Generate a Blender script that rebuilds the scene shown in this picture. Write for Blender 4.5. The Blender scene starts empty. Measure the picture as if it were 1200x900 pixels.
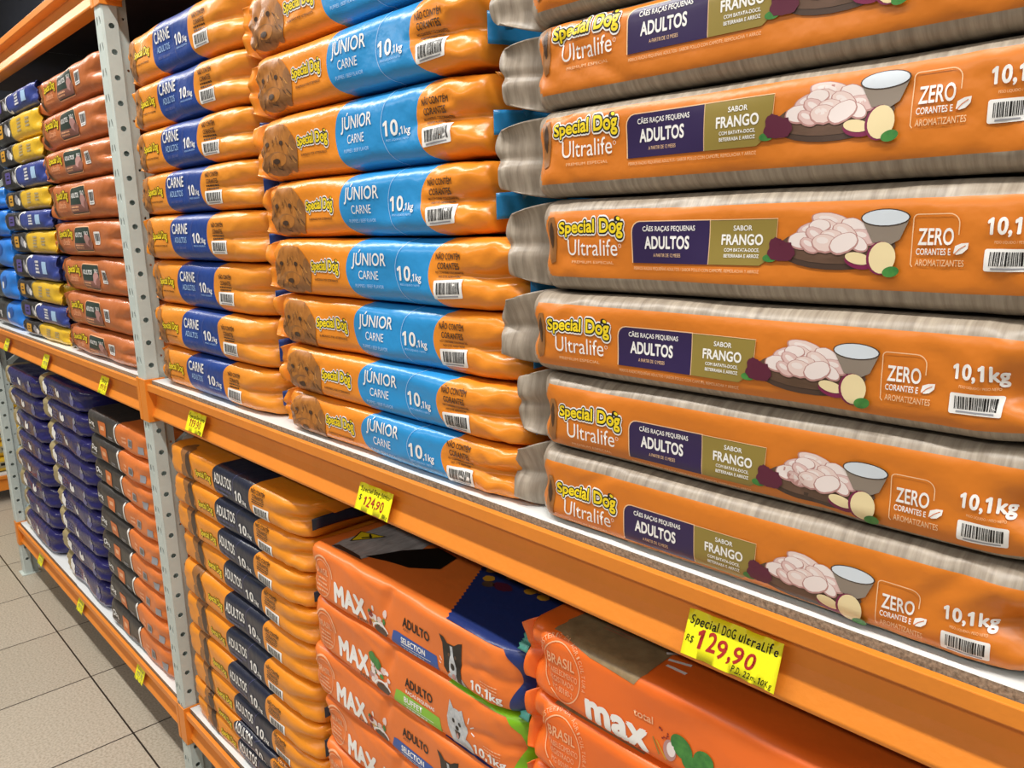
import bpy, bmesh, math, random
import numpy as np
from mathutils import Matrix, Vector

S = bpy.context.scene
COL = S.collection

# ------------------------------------------------------------------ camera
YAW, PITCH, ROLL, FPX = 0.818698107, 0.201553238, -0.0229836658, 913.256
cam_d = bpy.data.cameras.new('camera'); cam = bpy.data.objects.new('camera', cam_d); COL.objects.link(cam)
fw = Vector((-math.sin(YAW) * math.cos(PITCH), math.cos(YAW) * math.cos(PITCH), -math.sin(PITCH)))
rt = Vector((math.cos(YAW), math.sin(YAW), 0)); up = rt.cross(fw)
rt2 = rt * math.cos(ROLL) + up * math.sin(ROLL); up2 = -rt * math.sin(ROLL) + up * math.cos(ROLL)
cam.matrix_world = Matrix(((rt2.x, up2.x, -fw.x, 0.0), (rt2.y, up2.y, -fw.y, -0.64), (rt2.z, up2.z, -fw.z, 1.536), (0, 0, 0, 1)))
cam_d.sensor_fit = 'HORIZONTAL'; cam_d.sensor_width = 36.0; cam_d.lens = FPX / 1200.0 * 36.0
cam_d.clip_start = 0.02; cam_d.clip_end = 60
S.camera = cam

# ------------------------------------------------------------------ world, lights, exposure
wd = bpy.data.worlds.new('world'); S.world = wd; wd.use_nodes = True
wd.node_tree.nodes['Background'].inputs[0].default_value = (0.86, 0.93, 1.0, 1)
wd.node_tree.nodes['Background'].inputs[1].default_value = 0.36
def area(name, loc, sx, sy, power, rot=(0, 0, 0)):
    d = bpy.data.lights.new(name, 'AREA'); d.shape = 'RECTANGLE'; d.size = sx; d.size_y = sy
    d.energy = power; d.color = (1.0, 0.97, 0.92)
    o = bpy.data.objects.new(name, d); o.location = loc; o.rotation_euler = rot; COL.objects.link(o)
for lx in (-5.4, -3.6, -1.8, 0.0, 1.8):
    area('tube_light', (lx, -0.66, 3.28), 1.45, 0.10, 62)
for lx in (-4.5, -1.5, 1.5):
    area('tube_light', (lx, -2.9, 3.28), 2.4, 0.22, 60)
S.view_settings.view_transform = 'Standard'; S.view_settings.look = 'None'
S.view_settings.gamma = 1.0; S.view_settings.use_curve_mapping = False
S.view_settings.exposure = -0.84

# ------------------------------------------------------------------ materials
def lin(c): return c / 12.92 if c <= 0.04045 else ((c + 0.055) / 1.055) ** 2.4
def rgb(h): return tuple(lin(int(h[i:i + 2], 16) / 255) for i in (0, 2, 4)) + (1,)
MATS = {}
def mat(name, color, rough=0.4, metal=0.0, noise=0.0, nscale=(8, 8, 8), bump=0.0, bscale=30, color2=None, spec=0.5, coat=0.0):
    if name in MATS: return MATS[name]
    m = bpy.data.materials.new(name); m.use_nodes = True; nt = m.node_tree; N = nt.nodes; Lk = nt.links
    p = N['Principled BSDF']; c = rgb(color) if isinstance(color, str) else color
    p.inputs['Base Color'].default_value = c; p.inputs['Roughness'].default_value = rough
    p.inputs['Metallic'].default_value = metal; p.inputs['Specular IOR Level'].default_value = spec
    if coat: p.inputs['Coat Weight'].default_value = coat; p.inputs['Coat Roughness'].default_value = 0.12
    if noise or bump:
        tc = N.new('ShaderNodeTexCoord')
    if noise or color2:
        mp = N.new('ShaderNodeMapping'); mp.inputs['Scale'].default_value = nscale; Lk.new(tc.outputs['Object'], mp.inputs[0])
        nz = N.new('ShaderNodeTexNoise'); nz.inputs['Scale'].default_value = 1.0; nz.inputs['Detail'].default_value = 5.0
        nz.inputs['Roughness'].default_value = 0.65; Lk.new(mp.outputs[0], nz.inputs['Vector'])
        rp = N.new('ShaderNodeValToRGB'); rp.color_ramp.elements[0].position = 0.33; rp.color_ramp.elements[1].position = 0.67
        c2 = rgb(color2) if color2 else tuple(max(0, v * (1 - noise)) for v in c[:3]) + (1,)
        rp.color_ramp.elements[0].color = c2; rp.color_ramp.elements[1].color = c
        Lk.new(nz.outputs['Fac'], rp.inputs[0]); Lk.new(rp.outputs[0], p.inputs['Base Color'])
    if bump:
        b = N.new('ShaderNodeTexNoise'); b.inputs['Scale'].default_value = bscale; b.inputs['Detail'].default_value = 3.0
        Lk.new(tc.outputs['Object'], b.inputs['Vector'])
        bp = N.new('ShaderNodeBump'); bp.inputs['Strength'].default_value = bump; bp.inputs['Distance'].default_value = 0.01
        Lk.new(b.outputs['Fac'], bp.inputs['Height']); Lk.new(bp.outputs[0], p.inputs['Normal'])
    MATS[name] = m; return m
def film(name, color, rough=0.3, bump=0.16, bscale=26, **k): return mat(name, color, rough, bump=bump * 1.35, bscale=bscale, **k)
def ink(name, color, rough=0.38, **k): return mat(name, color, rough, **k)

M_ORU = film('ultra_orange_film', 'D67A22', 0.34)
M_BEI = film('beige_woodgrain_film', 'B2A594', 0.36, nscale=(150, 10, 10), color2='877A6B', noise=0.3)
M_ORJ = film('junior_orange_film', 'EC8F28', 0.27)
M_ORC = film('carne_orange_film', 'E8912A', 0.32)
M_ORA = film('adult_orange_film', 'EC9222', 0.34)
M_ORB = film('brown_orange_film', 'BE6C38', 0.33)
M_ORM = film('max_orange_film', 'EC7A30', 0.36, bump=0.12)
M_ORT = film('total_orange_film', 'F07024', 0.36, bump=0.1)
M_ORD = film('large_breed_orange_film', 'DE7A38', 0.36)
M_BLU = film('sky_blue_film', '2E92D2', 0.27)
M_NAV = film('royal_blue_film', '23438E', 0.32)
M_BKN = film('blue_black_film', '23283B', 0.32)
M_NVP = film('navy_purple_film', '2A2760', 0.2)
M_GLD = film('khaki_gold_film', 'A3936A', 0.3)
M_CHA = film('charcoal_film', '3C3835', 0.35)
M_BLK = film('black_film', '2A2523', 0.3)
M_YEL = film('yellow_film', 'E6B92C', 0.3)
M_VIO = film('violet_blue_film', '39478F', 0.3)
M_LBL = film('bright_blue_film', '2F80DC', 0.3)
M_DKB = film('deep_blue_film', '26356F', 0.34)
M_GRN = film('lime_green_film', '7FBF1E', 0.34)
M_PAL = film('pale_blue_film', 'B9D3DC', 0.3)
M_TEA = film('teal_film', '4F9C8E', 0.35)
M_MAR = film('maroon_film', '3A1830', 0.35)
M_FURB = film('print_fur_brown', '85704F', 0.38, color2='9C8560', nscale=(60, 60, 60), noise=0.3)
M_FURG = film('print_fur_grey', 'C2BEBB', 0.38, color2='918C89', nscale=(70, 20, 20), noise=0.3)
I_W = ink('white_ink', 'F4F2EE'); I_K = ink('black_ink', '17130F'); I_Y = ink('logo_yellow_ink', 'F4D822')
I_PUR = ink('purple_ink', '33244F', 0.3); I_OLI = ink('olive_ink', '93803C', 0.32); I_CREAM = ink('cream_line_ink', 'F0C79A')
I_LB = ink('light_blue_ink', 'A9CBEC'); I_BLUE = ink('banner_blue_ink', '2E57A6'); I_GREEN = ink('banner_green_ink', '8CC63A')
I_DGRN = ink('leaf_green_ink', '2F7134', 0.4, color2='4C9140', nscale=(90, 90, 90), noise=0.2)
I_BOARD = ink('board_brown_ink', '6B5040', 0.4, color2='57402F', nscale=(20, 90, 90), noise=0.2)
I_BOARD2 = ink('board_edge_ink', '4A372C', 0.4)
I_CHK1 = ink('raw_chicken_ink', 'E6CFC8'); I_CHK2 = ink('raw_chicken_shade_ink', 'B98A84'); I_CHK3 = ink('raw_chicken_light_ink', 'EDE0DC'); I_CHK4 = ink('raw_chicken_pink_ink', 'DDBDB8')
I_GREY = ink('bowl_grey_ink', '8D8073'); I_RICE = ink('rice_white_ink', 'D6DEE6'); I_BEET = ink('beet_ink', '5D2036')
I_PINKR = ink('potato_skin_ink', '7C1F4A'); I_POT = ink('potato_cream_ink', 'EBD8A8')
I_FURT = ink('print_fur_tan', 'BC7A33', 0.36, color2='A06428', nscale=(120, 40, 60), noise=0.3)
I_FURD = ink('print_fur_dark', '8A5A30', 0.36, color2='9C6A36', nscale=(120, 40, 60), noise=0.3)
I_FURL = ink('print_fur_gold', 'D2954C')
I_DARKB = ink('dark_brown_ink', '46301F'); I_TINT = ink('pale_orange_ink', 'F3B588'); I_TINT2 = ink('soft_orange_ink', 'F0A672')
I_BGRN = ink('dark_green_ink', '2A3A31'); I_MAUVE = ink('ham_pink_ink', '8E5E52'); I_RED = ink('berry_red_ink', '8E2A22')
I_FURW = ink('print_fur_white', 'D4D6D8', 0.4, color2='AEB4BA', nscale=(120, 120, 120), noise=0.2)
I_GOLD = ink('gold_ink', 'D59B2A'); I_ORSQ = ink('orange_square_ink', 'D9722F'); I_VSQ = ink('violet_square_ink', '55498A')
I_LIL = ink('grey_lilac_ink', '6A6A98'); I_GTX = ink('grey_text_ink', 'A79D7E'); I_MID = ink('mid_blue_ink', '2559A8')
I_ROSE = ink('rose_line_ink', 'B0674E'); I_SILV = ink('silver_grey_ink', '9A9AA0')

# ------------------------------------------------------------------ object helpers
def link(o, parent=None):
    COL.objects.link(o)
    if parent is not None: o.parent = parent
    return o
def mesh_obj(name, V, F, mats, mi=None, parent=None, smooth=True):
    me = bpy.data.meshes.new(name); me.from_pydata([tuple(map(float, v)) for v in V], [], [tuple(map(int, f)) for f in F])
    for m in mats: me.materials.append(m)
    if mi is not None: me.polygons.foreach_set('material_index', np.array(mi, dtype=np.int32))
    if smooth: me.polygons.foreach_set('use_smooth', np.ones(len(me.polygons), dtype=bool))
    me.update()
    return link(bpy.data.objects.new(name, me), parent)
def tag(o, label=None, cat=None, group=None, kind=None):
    if label: o['label'] = label
    if cat: o['category'] = cat
    if group: o['group'] = group
    if kind: o['kind'] = kind
    return o
def empty(name, loc, rz=0.0):
    o = bpy.data.objects.new(name, None); o.location = loc; o.rotation_euler = (0, 0, rz); o.empty_display_size = 0.05
    return link(o)
def copy_tree(o, parent=None):
    c = o.copy(); link(c, parent)
    for ch in list(o.children): copy_tree(ch, c)
    return c
class MB:
    def __init__(s): s.V = []; s.F = []; s.M = []; s.mats = []
    def mi(s, m):
        if m not in s.mats: s.mats.append(m)
        return s.mats.index(m)
    def box(s, x0, x1, y0, y1, z0, z1, m, front=None, under=None):
        k = len(s.V); s.V += [(x, y, z) for x in (x0, x1) for y in (y0, y1) for z in (z0, z1)]
        fs = [(0, 1, 3, 2), (4, 6, 7, 5), (0, 4, 5, 1), (2, 3, 7, 6), (0, 2, 6, 4), (1, 5, 7, 3)]
        for j, f in enumerate(fs):
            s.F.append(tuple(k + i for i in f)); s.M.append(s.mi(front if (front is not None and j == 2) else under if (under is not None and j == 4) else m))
    def prism(s, prof, x0, x1, m, axis='x'):
        k = len(s.V); n = len(prof)
        for x in (x0, x1):
            for a, b in prof: s.V.append((x, a, b) if axis == 'x' else (a, x, b) if axis == 'y' else (a, b, x))
        for i in range(n):
            j = (i + 1) % n; s.F.append((k + i, k + j, k + n + j, k + n + i)); s.M.append(s.mi(m))
        s.F.append(tuple(range(k + n - 1, k - 1, -1))); s.M.append(s.mi(m))
        s.F.append(tuple(range(k + n, k + 2 * n))); s.M.append(s.mi(m))
    def build(s, name, parent=None, bevel=0.0, smooth=False):
        o = mesh_obj(name, s.V, s.F, s.mats, s.M, parent, smooth)
        bm = bmesh.new(); bm.from_mesh(o.data); bmesh.ops.recalc_face_normals(bm, faces=bm.faces); bm.to_mesh(o.data); bm.free()
        if bevel:
            b = o.modifiers.new('bevel', 'BEVEL'); b.width = bevel; b.segments = 2; b.limit_method = 'ANGLE'
        return o

# ------------------------------------------------------------------ setting
M_TILE = bpy.data.materials.new('beige_floor_tiles'); M_TILE.use_nodes = True
def _tile():
    nt = M_TILE.node_tree; N = nt.nodes; L = nt.links; p = N['Principled BSDF']
    tc = N.new('ShaderNodeTexCoord'); mp = N.new('ShaderNodeMapping'); L.new(tc.outputs['Object'], mp.inputs[0])
    mp.inputs['Location'].default_value = (0.198, 0.035, 0)
    br = N.new('ShaderNodeTexBrick'); br.offset = 0.0; br.squash = 1.0
    br.inputs['Scale'].default_value = 1.0; br.inputs['Brick Width'].default_value = 0.445; br.inputs['Row Height'].default_value = 0.445
    br.inputs['Mortar Size'].default_value = 0.0028; br.inputs['Mortar Smooth'].default_value = 0.1
    br.inputs['Color1'].default_value = rgb('B9AF9E'); br.inputs['Color2'].default_value = rgb('C0B6A5'); br.inputs['Mortar'].default_value = rgb('2B2621')
    L.new(mp.outputs[0], br.inputs['Vector'])
    nz = N.new('ShaderNodeTexNoise'); nz.inputs['Scale'].default_value = 140; nz.inputs['Detail'].default_value = 4; L.new(tc.outputs['Object'], nz.inputs['Vector'])
    rp = N.new('ShaderNodeValToRGB'); rp.color_ramp.elements[0].position = 0.35; rp.color_ramp.elements[0].color = (0.72, 0.7, 0.66, 1)
    rp.color_ramp.elements[1].position = 0.6; rp.color_ramp.elements[1].color = (1, 1, 1, 1); L.new(nz.outputs['Fac'], rp.inputs[0])
    mx = N.new('ShaderNodeMix'); mx.data_type = 'RGBA'; mx.blend_type = 'MULTIPLY'; mx.inputs['Factor'].default_value = 1
    L.new(br.outputs['Color'], mx.inputs[6]); L.new(rp.outputs[0], mx.inputs[7]); L.new(mx.outputs[2], p.inputs['Base Color'])
    p.inputs['Roughness'].default_value = 0.35
    bp = N.new('ShaderNodeBump'); bp.inputs['Strength'].default_value = 0.4; bp.inputs['Distance'].default_value = 0.003; bp.invert = True
    L.new(br.outputs['Fac'], bp.inputs['Height']); L.new(bp.outputs[0], p.inputs['Normal'])
_tile()
M_WALL = mat('dark_slate_wall', '3A3E4B', 0.7, noise=0.25, nscale=(3, 3, 3))
M_CEIL = mat('white_ceiling_paint', 'D8D8D4', 0.8, noise=0.05, nscale=(4, 4, 4))
def plane(name, x0, x1, y0, y1, z0, z1, m):
    b = MB(); b.box(x0, x1, y0, y1, z0, z1, m); o = b.build(name); tag(o, kind='structure'); return o
plane('floor', -9, 3, -6, 2.2, -0.05, 0, M_TILE)
plane('wall_back', -9, 3, 0.80, 0.88, 0, 3.4, M_WALL)
M_PLAIN = mat('pale_wall_paint', 'A9AAA8', 0.8, noise=0.06, nscale=(3, 3, 3))
plane('wall_left', -9.08, -9, -6, 2.2, 0, 3.4, M_PLAIN)
plane('ceiling', -9, 3, -6, 2.2, 3.4, 3.45, M_CEIL)

# ------------------------------------------------------------------ rack metal
M_OR = mat('orange_powder_coat', 'EE8D2B', 0.42, noise=0.10, nscale=(9, 9, 9), bump=0.05, bscale=120)
M_GAL = mat('grey_painted_steel', 'CCD6D0', 0.42, noise=0.12, nscale=(14, 14, 14), bump=0.03, bscale=60)
M_WHT = mat('white_melamine', 'E9EBEA', 0.3)
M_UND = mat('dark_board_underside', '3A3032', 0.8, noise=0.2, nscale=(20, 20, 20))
M_CHIP = mat('raw_chipboard_edge', 'B0A28C', 0.8, color2='645848', nscale=(260, 260, 260), noise=0.3)
M_TAG = mat('fluorescent_yellow_card', 'F6F112', 0.5, noise=0.04, nscale=(30, 30, 30))

def hole_face(bm_V, bm_F, org, U, Vv, w, p0, p1, holes):
    """sheet strip spanning w (dir U) and from p0 to p1 (dir Vv) with holes: list of (u, v, ru, rv, slant) in separate cells"""
    org = np.array(org, float); U = np.array(U, float); Vv = np.array(Vv, float)
    cells = sorted(set([p0, p1] + [h[5] for h in holes] + [h[6] for h in holes]))
    def quad(a, b, c, d):
        k = len(bm_V)
        for (u, v) in (a, b, c, d): bm_V.append(tuple(org + U * u + Vv * v))
        bm_F.append((k, k + 1, k + 2, k + 3))
    prev = p0
    byrow = {}
    for h in holes: byrow.setdefault((h[5], h[6]), []).append(h)
    for (v0, v1) in sorted(byrow):
        if v0 > prev + 1e-6: quad((0, prev), (w, prev), (w, v0), (0, v0))
        hs = sorted(byrow[(v0, v1)]); n = len(hs)
        edges = [0] + [(hs[i][0] + hs[i + 1][0]) / 2 for i in range(n - 1)] + [w]
        for i, h in enumerate(hs):
            u0, u1 = edges[i], edges[i + 1]; cu, cv, ru, rv, sl = h[:5]
            ang = sorted(set([2 * math.pi * k / 14 for k in range(14)] + [math.atan2(y - cv, x - cu) % (2 * math.pi) for x in (u0, u1) for y in (v0, v1)]))
            ins, outs = [], []
            for a in ang:
                c, s_ = math.cos(a), math.sin(a)
                iu, iv = ru * c, rv * s_
                ins.append((cu + iu + sl * iv, cv + iv))
                t = min([(u1 - cu) / c if c > 1e-9 else 1e9, (u0 - cu) / c if c < -1e-9 else 1e9, (v1 - cv) / s_ if s_ > 1e-9 else 1e9, (v0 - cv) / s_ if s_ < -1e-9 else 1e9])
                outs.append((cu + t * c, cv + t * s_))
            for k in range(len(ang)):
                j = (k + 1) % len(ang); quad(outs[k], outs[j], ins[j], ins[k])
        prev = v1
    if prev < p1 - 1e-6: quad((0, prev), (w, prev), (w, p1), (0, p1))

PITCHH = 0.0568
def make_upright(x1, height, label):
    """upright frame; front post front face spans x1-0.051..x1 at y=0.."""
    root = empty('rack_upright', (x1 - 0.025, 0.03, 0)); tag(root, label, 'rack post', 'grey perforated rack uprights')
    def post(front, name):
        V, F = [], []; sg = 1 if front else -1
        ox = 0.025; oy = -0.03 if front else 0.53
        def rowsA(off, ru, rv, sl, cu):
            out = []; z = 0.075 + off
            while z < height - 0.06:
                out.append((cu, z, ru, rv, sl, z - 0.02, z + 0.02)); z += PITCHH
            return out
        ch = 0.004
        fh = rowsA(0.012, 0.0042, 0.0105, 0.18, 0.012) + rowsA(0.012, 0.0042, 0.0105, -0.18, 0.031)
        hole_face(V, F, (ox - 0.051 + ch, oy, 0), (1, 0, 0), (0, 0, 1), 0.043, 0.004, height, fh)
        def strip(a, b):
            k = len(V); V.extend([(a[0], a[1], 0.004), (b[0], b[1], 0.004), (b[0], b[1], height), (a[0], a[1], height)]); F.append((k, k + 1, k + 2, k + 3))
        for e in (1, -1):
            X = ox if e > 0 else ox - 0.051
            strip((X - e * ch, oy), (X, oy + sg * ch))
            hole_face(V, F, (X, oy + sg * ch, 0), (0, sg, 0), (0, 0, 1), 0.029, 0.004, height, rowsA(0, 0.0066, 0.0062, 0, 0.0145))
            strip((X, oy + sg * 0.033), (X - e * 0.010, oy + sg * 0.036))
            if e > 0: strip((X - .001, oy + sg * .034), (X - .050, oy + sg * .034))  # added back sheet: blocks light from the open channel so the holes read dark
            hole_face(V, F, (X - e * 0.010, oy + sg * 0.036, 0), (0, sg, 0), (0, 0, 1), 0.022, 0.004, height, rowsA(0.02, 0.003, 0.003, 0, 0.012)[::2])
        o = mesh_obj(name, V, F, [M_GAL], None, root, False)
        bm = bmesh.new(); bm.from_mesh(o.data); bmesh.ops.remove_doubles(bm, verts=bm.verts, dist=1e-5); bm.to_mesh(o.data); bm.free()
        sd = o.modifiers.new('sheet', 'SOLIDIFY'); sd.thickness = 0.0016; sd.offset = 0
        b = MB(); b.box(ox - 0.062, ox + 0.012, oy - 0.012 if front else oy - 0.062, oy + 0.062 if front else oy + 0.012, 0, 0.004, M_GAL)
        b.build('foot_plate', o)
    post(True, 'front_post'); post(False, 'rear_post')
    z = 0.25
    for k in range(6):
        b = MB(); x = 0.0
        za, zb = (z, z + 0.36) if k % 2 == 0 else (z + 0.36, z)
        b.prism([(0.02, za - .012), (0.02, za + .012), (0.48, zb + .012), (0.48, zb - .012)], x - 0.012, x + 0.012, M_GAL)
        b.build('brace', root); z += 0.36
    return root
XP = (-4.010, -2.028, -0.012)   # right edges of the three posts
make_upright(XP[1], 2.60, 'grey perforated post with round holes between the two shelf bays')
make_upright(XP[0], 2.60, 'grey perforated post at the far end of the rack')
make_upright(XP[2], 2.60, 'grey perforated post at the near end of the rack')

def beam_profile(z0, h=0.087, y0=0.0, sg=1):
    P = [(0.0, h), (0.0, h - 0.018), (0.006, h - 0.020), (0.021, h - 0.023), (0.020, h * 0.42), (0.006, 0.005), (0.007, 0.0), (0.045, 0.0), (0.045, h - 0.009), (0.010, h - 0.009), (0.010, h)]
    return [(y0 + sg * a, z0 + b) for a, b in P]
def make_beam(xa, xb, z0, label, rear=False):
    """beam between post edges xa..xb"""
    y0, sg = (0.555, -1) if rear else (0.0, 1)
    root = empty('shelf_beam', ((xa + xb) / 2, y0, z0)); tag(root, label, 'shelf beam', 'orange rack beams')
    cx = (xa + xb) / 2
    b = MB(); b.prism([(a - y0, c - z0) for a, c in beam_profile(z0, y0=y0, sg=sg)], xa - cx + 0.003, xb - cx - 0.003, M_OR)
    b.build('beam_body', root, bevel=0.0012)
    for e, X in ((1, xa), (-1, xb)):
        b = MB(); x = X - cx
        wpl = 0.036 if e > 0 else 0.011
        pr = [(x - e * wpl, -sg * 0.0045), (x - e * wpl, -sg * 0.0012), (x + e * 0.0015, -sg * 0.0012), (x + e * 0.0015, sg * 0.046), (x + e * 0.0055, sg * 0.046), (x + e * 0.0055, -sg * 0.0045)]
        b.prism(pr, -0.012, 0.098, M_OR, axis='z'); b.build('end_connector', root, bevel=0.001)
    return root
ZB = (0.160, 1.079, 2.062)
names = ('lowest', 'middle', 'top')
bays = ((XP[0], XP[1] - 0.051, 'far left bay'), (XP[1], XP[2] - 0.051, 'near right bay'))
for xa, xb, bn in bays:
    for z0, tn in zip(ZB, names):
        make_beam(xa, xb, z0, f'orange front beam of the {tn} shelf in the {bn}')
        make_beam(xa, xb, z0, f'orange rear beam of the {tn} shelf in the {bn}', rear=True)
def board(xa, xb, z0, yf, label, dz=0.0):
    b = MB(); zt = z0 + 0.0945 + dz
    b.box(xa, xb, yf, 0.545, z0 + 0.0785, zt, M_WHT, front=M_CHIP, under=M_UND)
    o = b.build('shelf_board'); tag(o, label, 'shelf board', 'white shelf boards'); return o
for (xa, xb, bn) in bays:
    for z0, tn in zip(ZB, names):
        if bn.startswith('near') and tn == 'middle': sp = -0.762
        elif bn.startswith('far') and tn == 'lowest': sp = -3.10
        else: sp = (xa + xb) / 2 - 0.05
        board(xa + 0.006, sp - 0.0006, z0, 0.0135, f'white shelf board on the left of the {tn} shelf in the {bn}')
        board(sp + 0.0006, xb - 0.006, z0, 0.0115, f'white shelf board on the right of the {tn} shelf in the {bn}', 0.0012)

# ------------------------------------------------------------------ flat printed shapes
_tc = {}  # glyph cache
def glyphs(txt, bold=0.0, shear=0.0):
    k = (txt, bold, shear)
    if k in _tc: return _tc[k]
    c = bpy.data.curves.new('t', 'FONT'); c.body = txt; c.size = 1.0; c.shear = shear; c.resolution_u = 4
    c.space_character = 1.0 + bold * 1.1
    o = bpy.data.objects.new('t', c); COL.objects.link(o)
    dg = bpy.context.evaluated_depsgraph_get(); dg.update()
    me = bpy.data.meshes.new_from_object(o.evaluated_get(dg))
    V = np.array([v.co[:2] for v in me.vertices]) if len(me.vertices) else np.zeros((0, 2))
    F = [tuple(p.vertices) for p in me.polygons]
    if '1' in txt and not set(txt) & set('Il'):          # the built-in figure 1 is a bare stem: give it its flag
        par = list(range(len(V)))
        def find(i):
            while par[i] != i: i = par[i]
            return i
        for f in F:
            for q in f[1:]: par[find(q)] = find(f[0])
        isl = {}
        for i in range(len(V)): isl.setdefault(find(i), []).append(i)
        for ids in isl.values():
            P_ = V[ids]
            if len(ids) == 4 and abs(np.ptp(P_[:, 1]) - .682) < .01 and np.ptp(P_[P_[:, 1] < .01, 0]) > .0935:
                tp = P_[:, 1].max(); lx = P_[P_[:, 1] > tp - .01, 0].min(); n1 = len(V)
                V = np.concatenate([V, [(lx + .03, tp), (lx - .135, tp - .115), (lx - .135, tp - .215), (lx + .03 , tp - .125)]]); F.append((n1, n1 + 1, n1 + 2, n1 + 3))
    if bold > 0.004 and len(V):
        nb = 8 if bold > .05 else 6; base, n0 = V, len(V); V = [base]; F0 = F; F = list(F0)
        for k in range(nb):
            a = 2 * math.pi * (k + .25) / nb; V.append(base + bold * np.array([math.cos(a), math.sin(a)])); F += [tuple(i + n0 * (k + 1) for i in f) for f in F0]
        V = np.concatenate(V)
    bpy.data.objects.remove(o); bpy.data.curves.remove(c); bpy.data.meshes.remove(me)
    _tc[k] = (V, F); return V, F
CAP = None
def text(txt, x0, x1, s0, cap, m, ly=2, bold=0.02, shear=0.0, rot=0.0, ref=0.0):
    """text whose width fills x0..x1, baseline s0, capital height cap; ref = outline growth taken out of the fit"""
    global CAP
    if CAP is None:
        v, _ = glyphs('H'); CAP = v[:, 1].max() - v[:, 1].min()
    V, F = glyphs(txt, bold, shear); B = V
    a, b = B[:, 0].min(), B[:, 0].max()
    P = V.copy(); cA = (V[:, 0].min() + V[:, 0].max()) / 2
    if ref: a, b = a + bold - .03, b - bold + .03
    sx = (x1 - x0) / (b - a); sy = cap / (CAP + (0 if ref else 2 * bold))
    P = np.stack([(x0 + x1) / 2 + (V[:, 0] - cA) * sx, s0 + V[:, 1] * sy], 1)
    if rot:
        c = np.array([(x0 + x1) / 2, s0 + cap / 2]); R_ = np.array([[math.cos(rot), math.sin(rot)], [-math.sin(rot), math.cos(rot)]]); P = (P - c) @ R_ + c
    if bold > .004: nb = 8 if bold > .05 else 6; ly = ly + np.repeat(np.arange(nb + 1) * .09, len(P) // (nb + 1))
    return (P, F, m, ly)
def poly(pts, m, ly=1): return (np.array(pts, float), [tuple(range(len(pts)))], m, ly)
def rect(x0, x1, s0, s1, m, ly=1, skew=0.0): return poly([(x0, s0), (x1, s0), (x1 + skew, s1), (x0 + skew, s1)], m, ly)
def ell(cx, cy, rx, ry, m, ly=1, n=22, rot=0.0, jag=0.0, seed=0):
    r = random.Random(seed); out = []
    for k in range(n):
        a = 2 * math.pi * k / n; q = 1 + jag * (r.random() - .5); x, y = rx * q * math.cos(a), ry * q * math.sin(a)
        out.append((cx + x * math.cos(rot) - y * math.sin(rot), cy + x * math.sin(rot) + y * math.cos(rot)))
    return poly(out, m, ly)
def stroke(pts, w, m, ly=2, closed=False):
    P = np.array(pts, float); n = len(P)
    T = np.roll(P, -1, 0) - np.roll(P, 1, 0) if closed else np.gradient(P, axis=0)
    T /= np.linalg.norm(T, axis=1)[:, None] + 1e-12; Nn = np.stack([-T[:, 1], T[:, 0]], 1) * w / 2
    V = np.concatenate([P + Nn, P - Nn]); F = []
    for i in range(n if closed else n - 1):
        j = (i + 1) % n; F.append((n + i, n + j, j, i))
    return (V, F, m, ly)
def arc(cx, cy, rx, ry, a0, a1, n=24): return [(cx + rx * math.cos(math.radians(a0 + (a1 - a0) * k / (n - 1))), cy + ry * math.sin(math.radians(a0 + (a1 - a0) * k / (n - 1)))) for k in range(n)]
def rrect(x0, x1, s0, s1, r, corners='abcd', n=5):
    P = []
    for key, (cx, cy, a) in zip('abcd', ((x1 - r, s1 - r, 0), (x0 + r, s1 - r, 90), (x0 + r, s0 + r, 180), (x1 - r, s0 + r, 270))):
        if key in corners: P += arc(cx, cy, r, r, a, a + 90, n)
        else: P.append((cx + (r if a in (0, 270) else -r), cy + (r if a in (0, 90) else -r)))
    return P
def barcode(x0, x1, s0, s1, seed=1, nb=22, ly=1, rot=0.0):
    r = random.Random(seed); it = [poly(rrect(x0, x1, s0, s1, (s1 - s0) * .1), I_W, ly)]
    w = x1 - x0; hh = s1 - s0; x = x0 + w * .1; un = w * .8 / (nb * 2.0)
    while x < x1 - w * .12:
        bw = un * r.choice((.6, 1, 1, 1.6, 2.2)); it.append(rect(x, min(x + bw, x1 - w * .08), s0 + hh * .24, s1 - hh * .14, I_K, ly + 1)); x += bw + un * r.choice((.6, .9, 1.3))
    it.append(rect(x0 + w * .14, x1 - w * .14, s0 + hh * .08, s0 + hh * .16, I_SILV, ly + 1))
    if rot:
        c = np.array([(x0 + x1) / 2, (s0 + s1) / 2]); R_ = np.array([[math.cos(rot), math.sin(rot)], [-math.sin(rot), math.cos(rot)]])
        it = [((P - c) @ R_ + c, F, m, l) for P, F, m, l in it]
    return it
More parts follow.
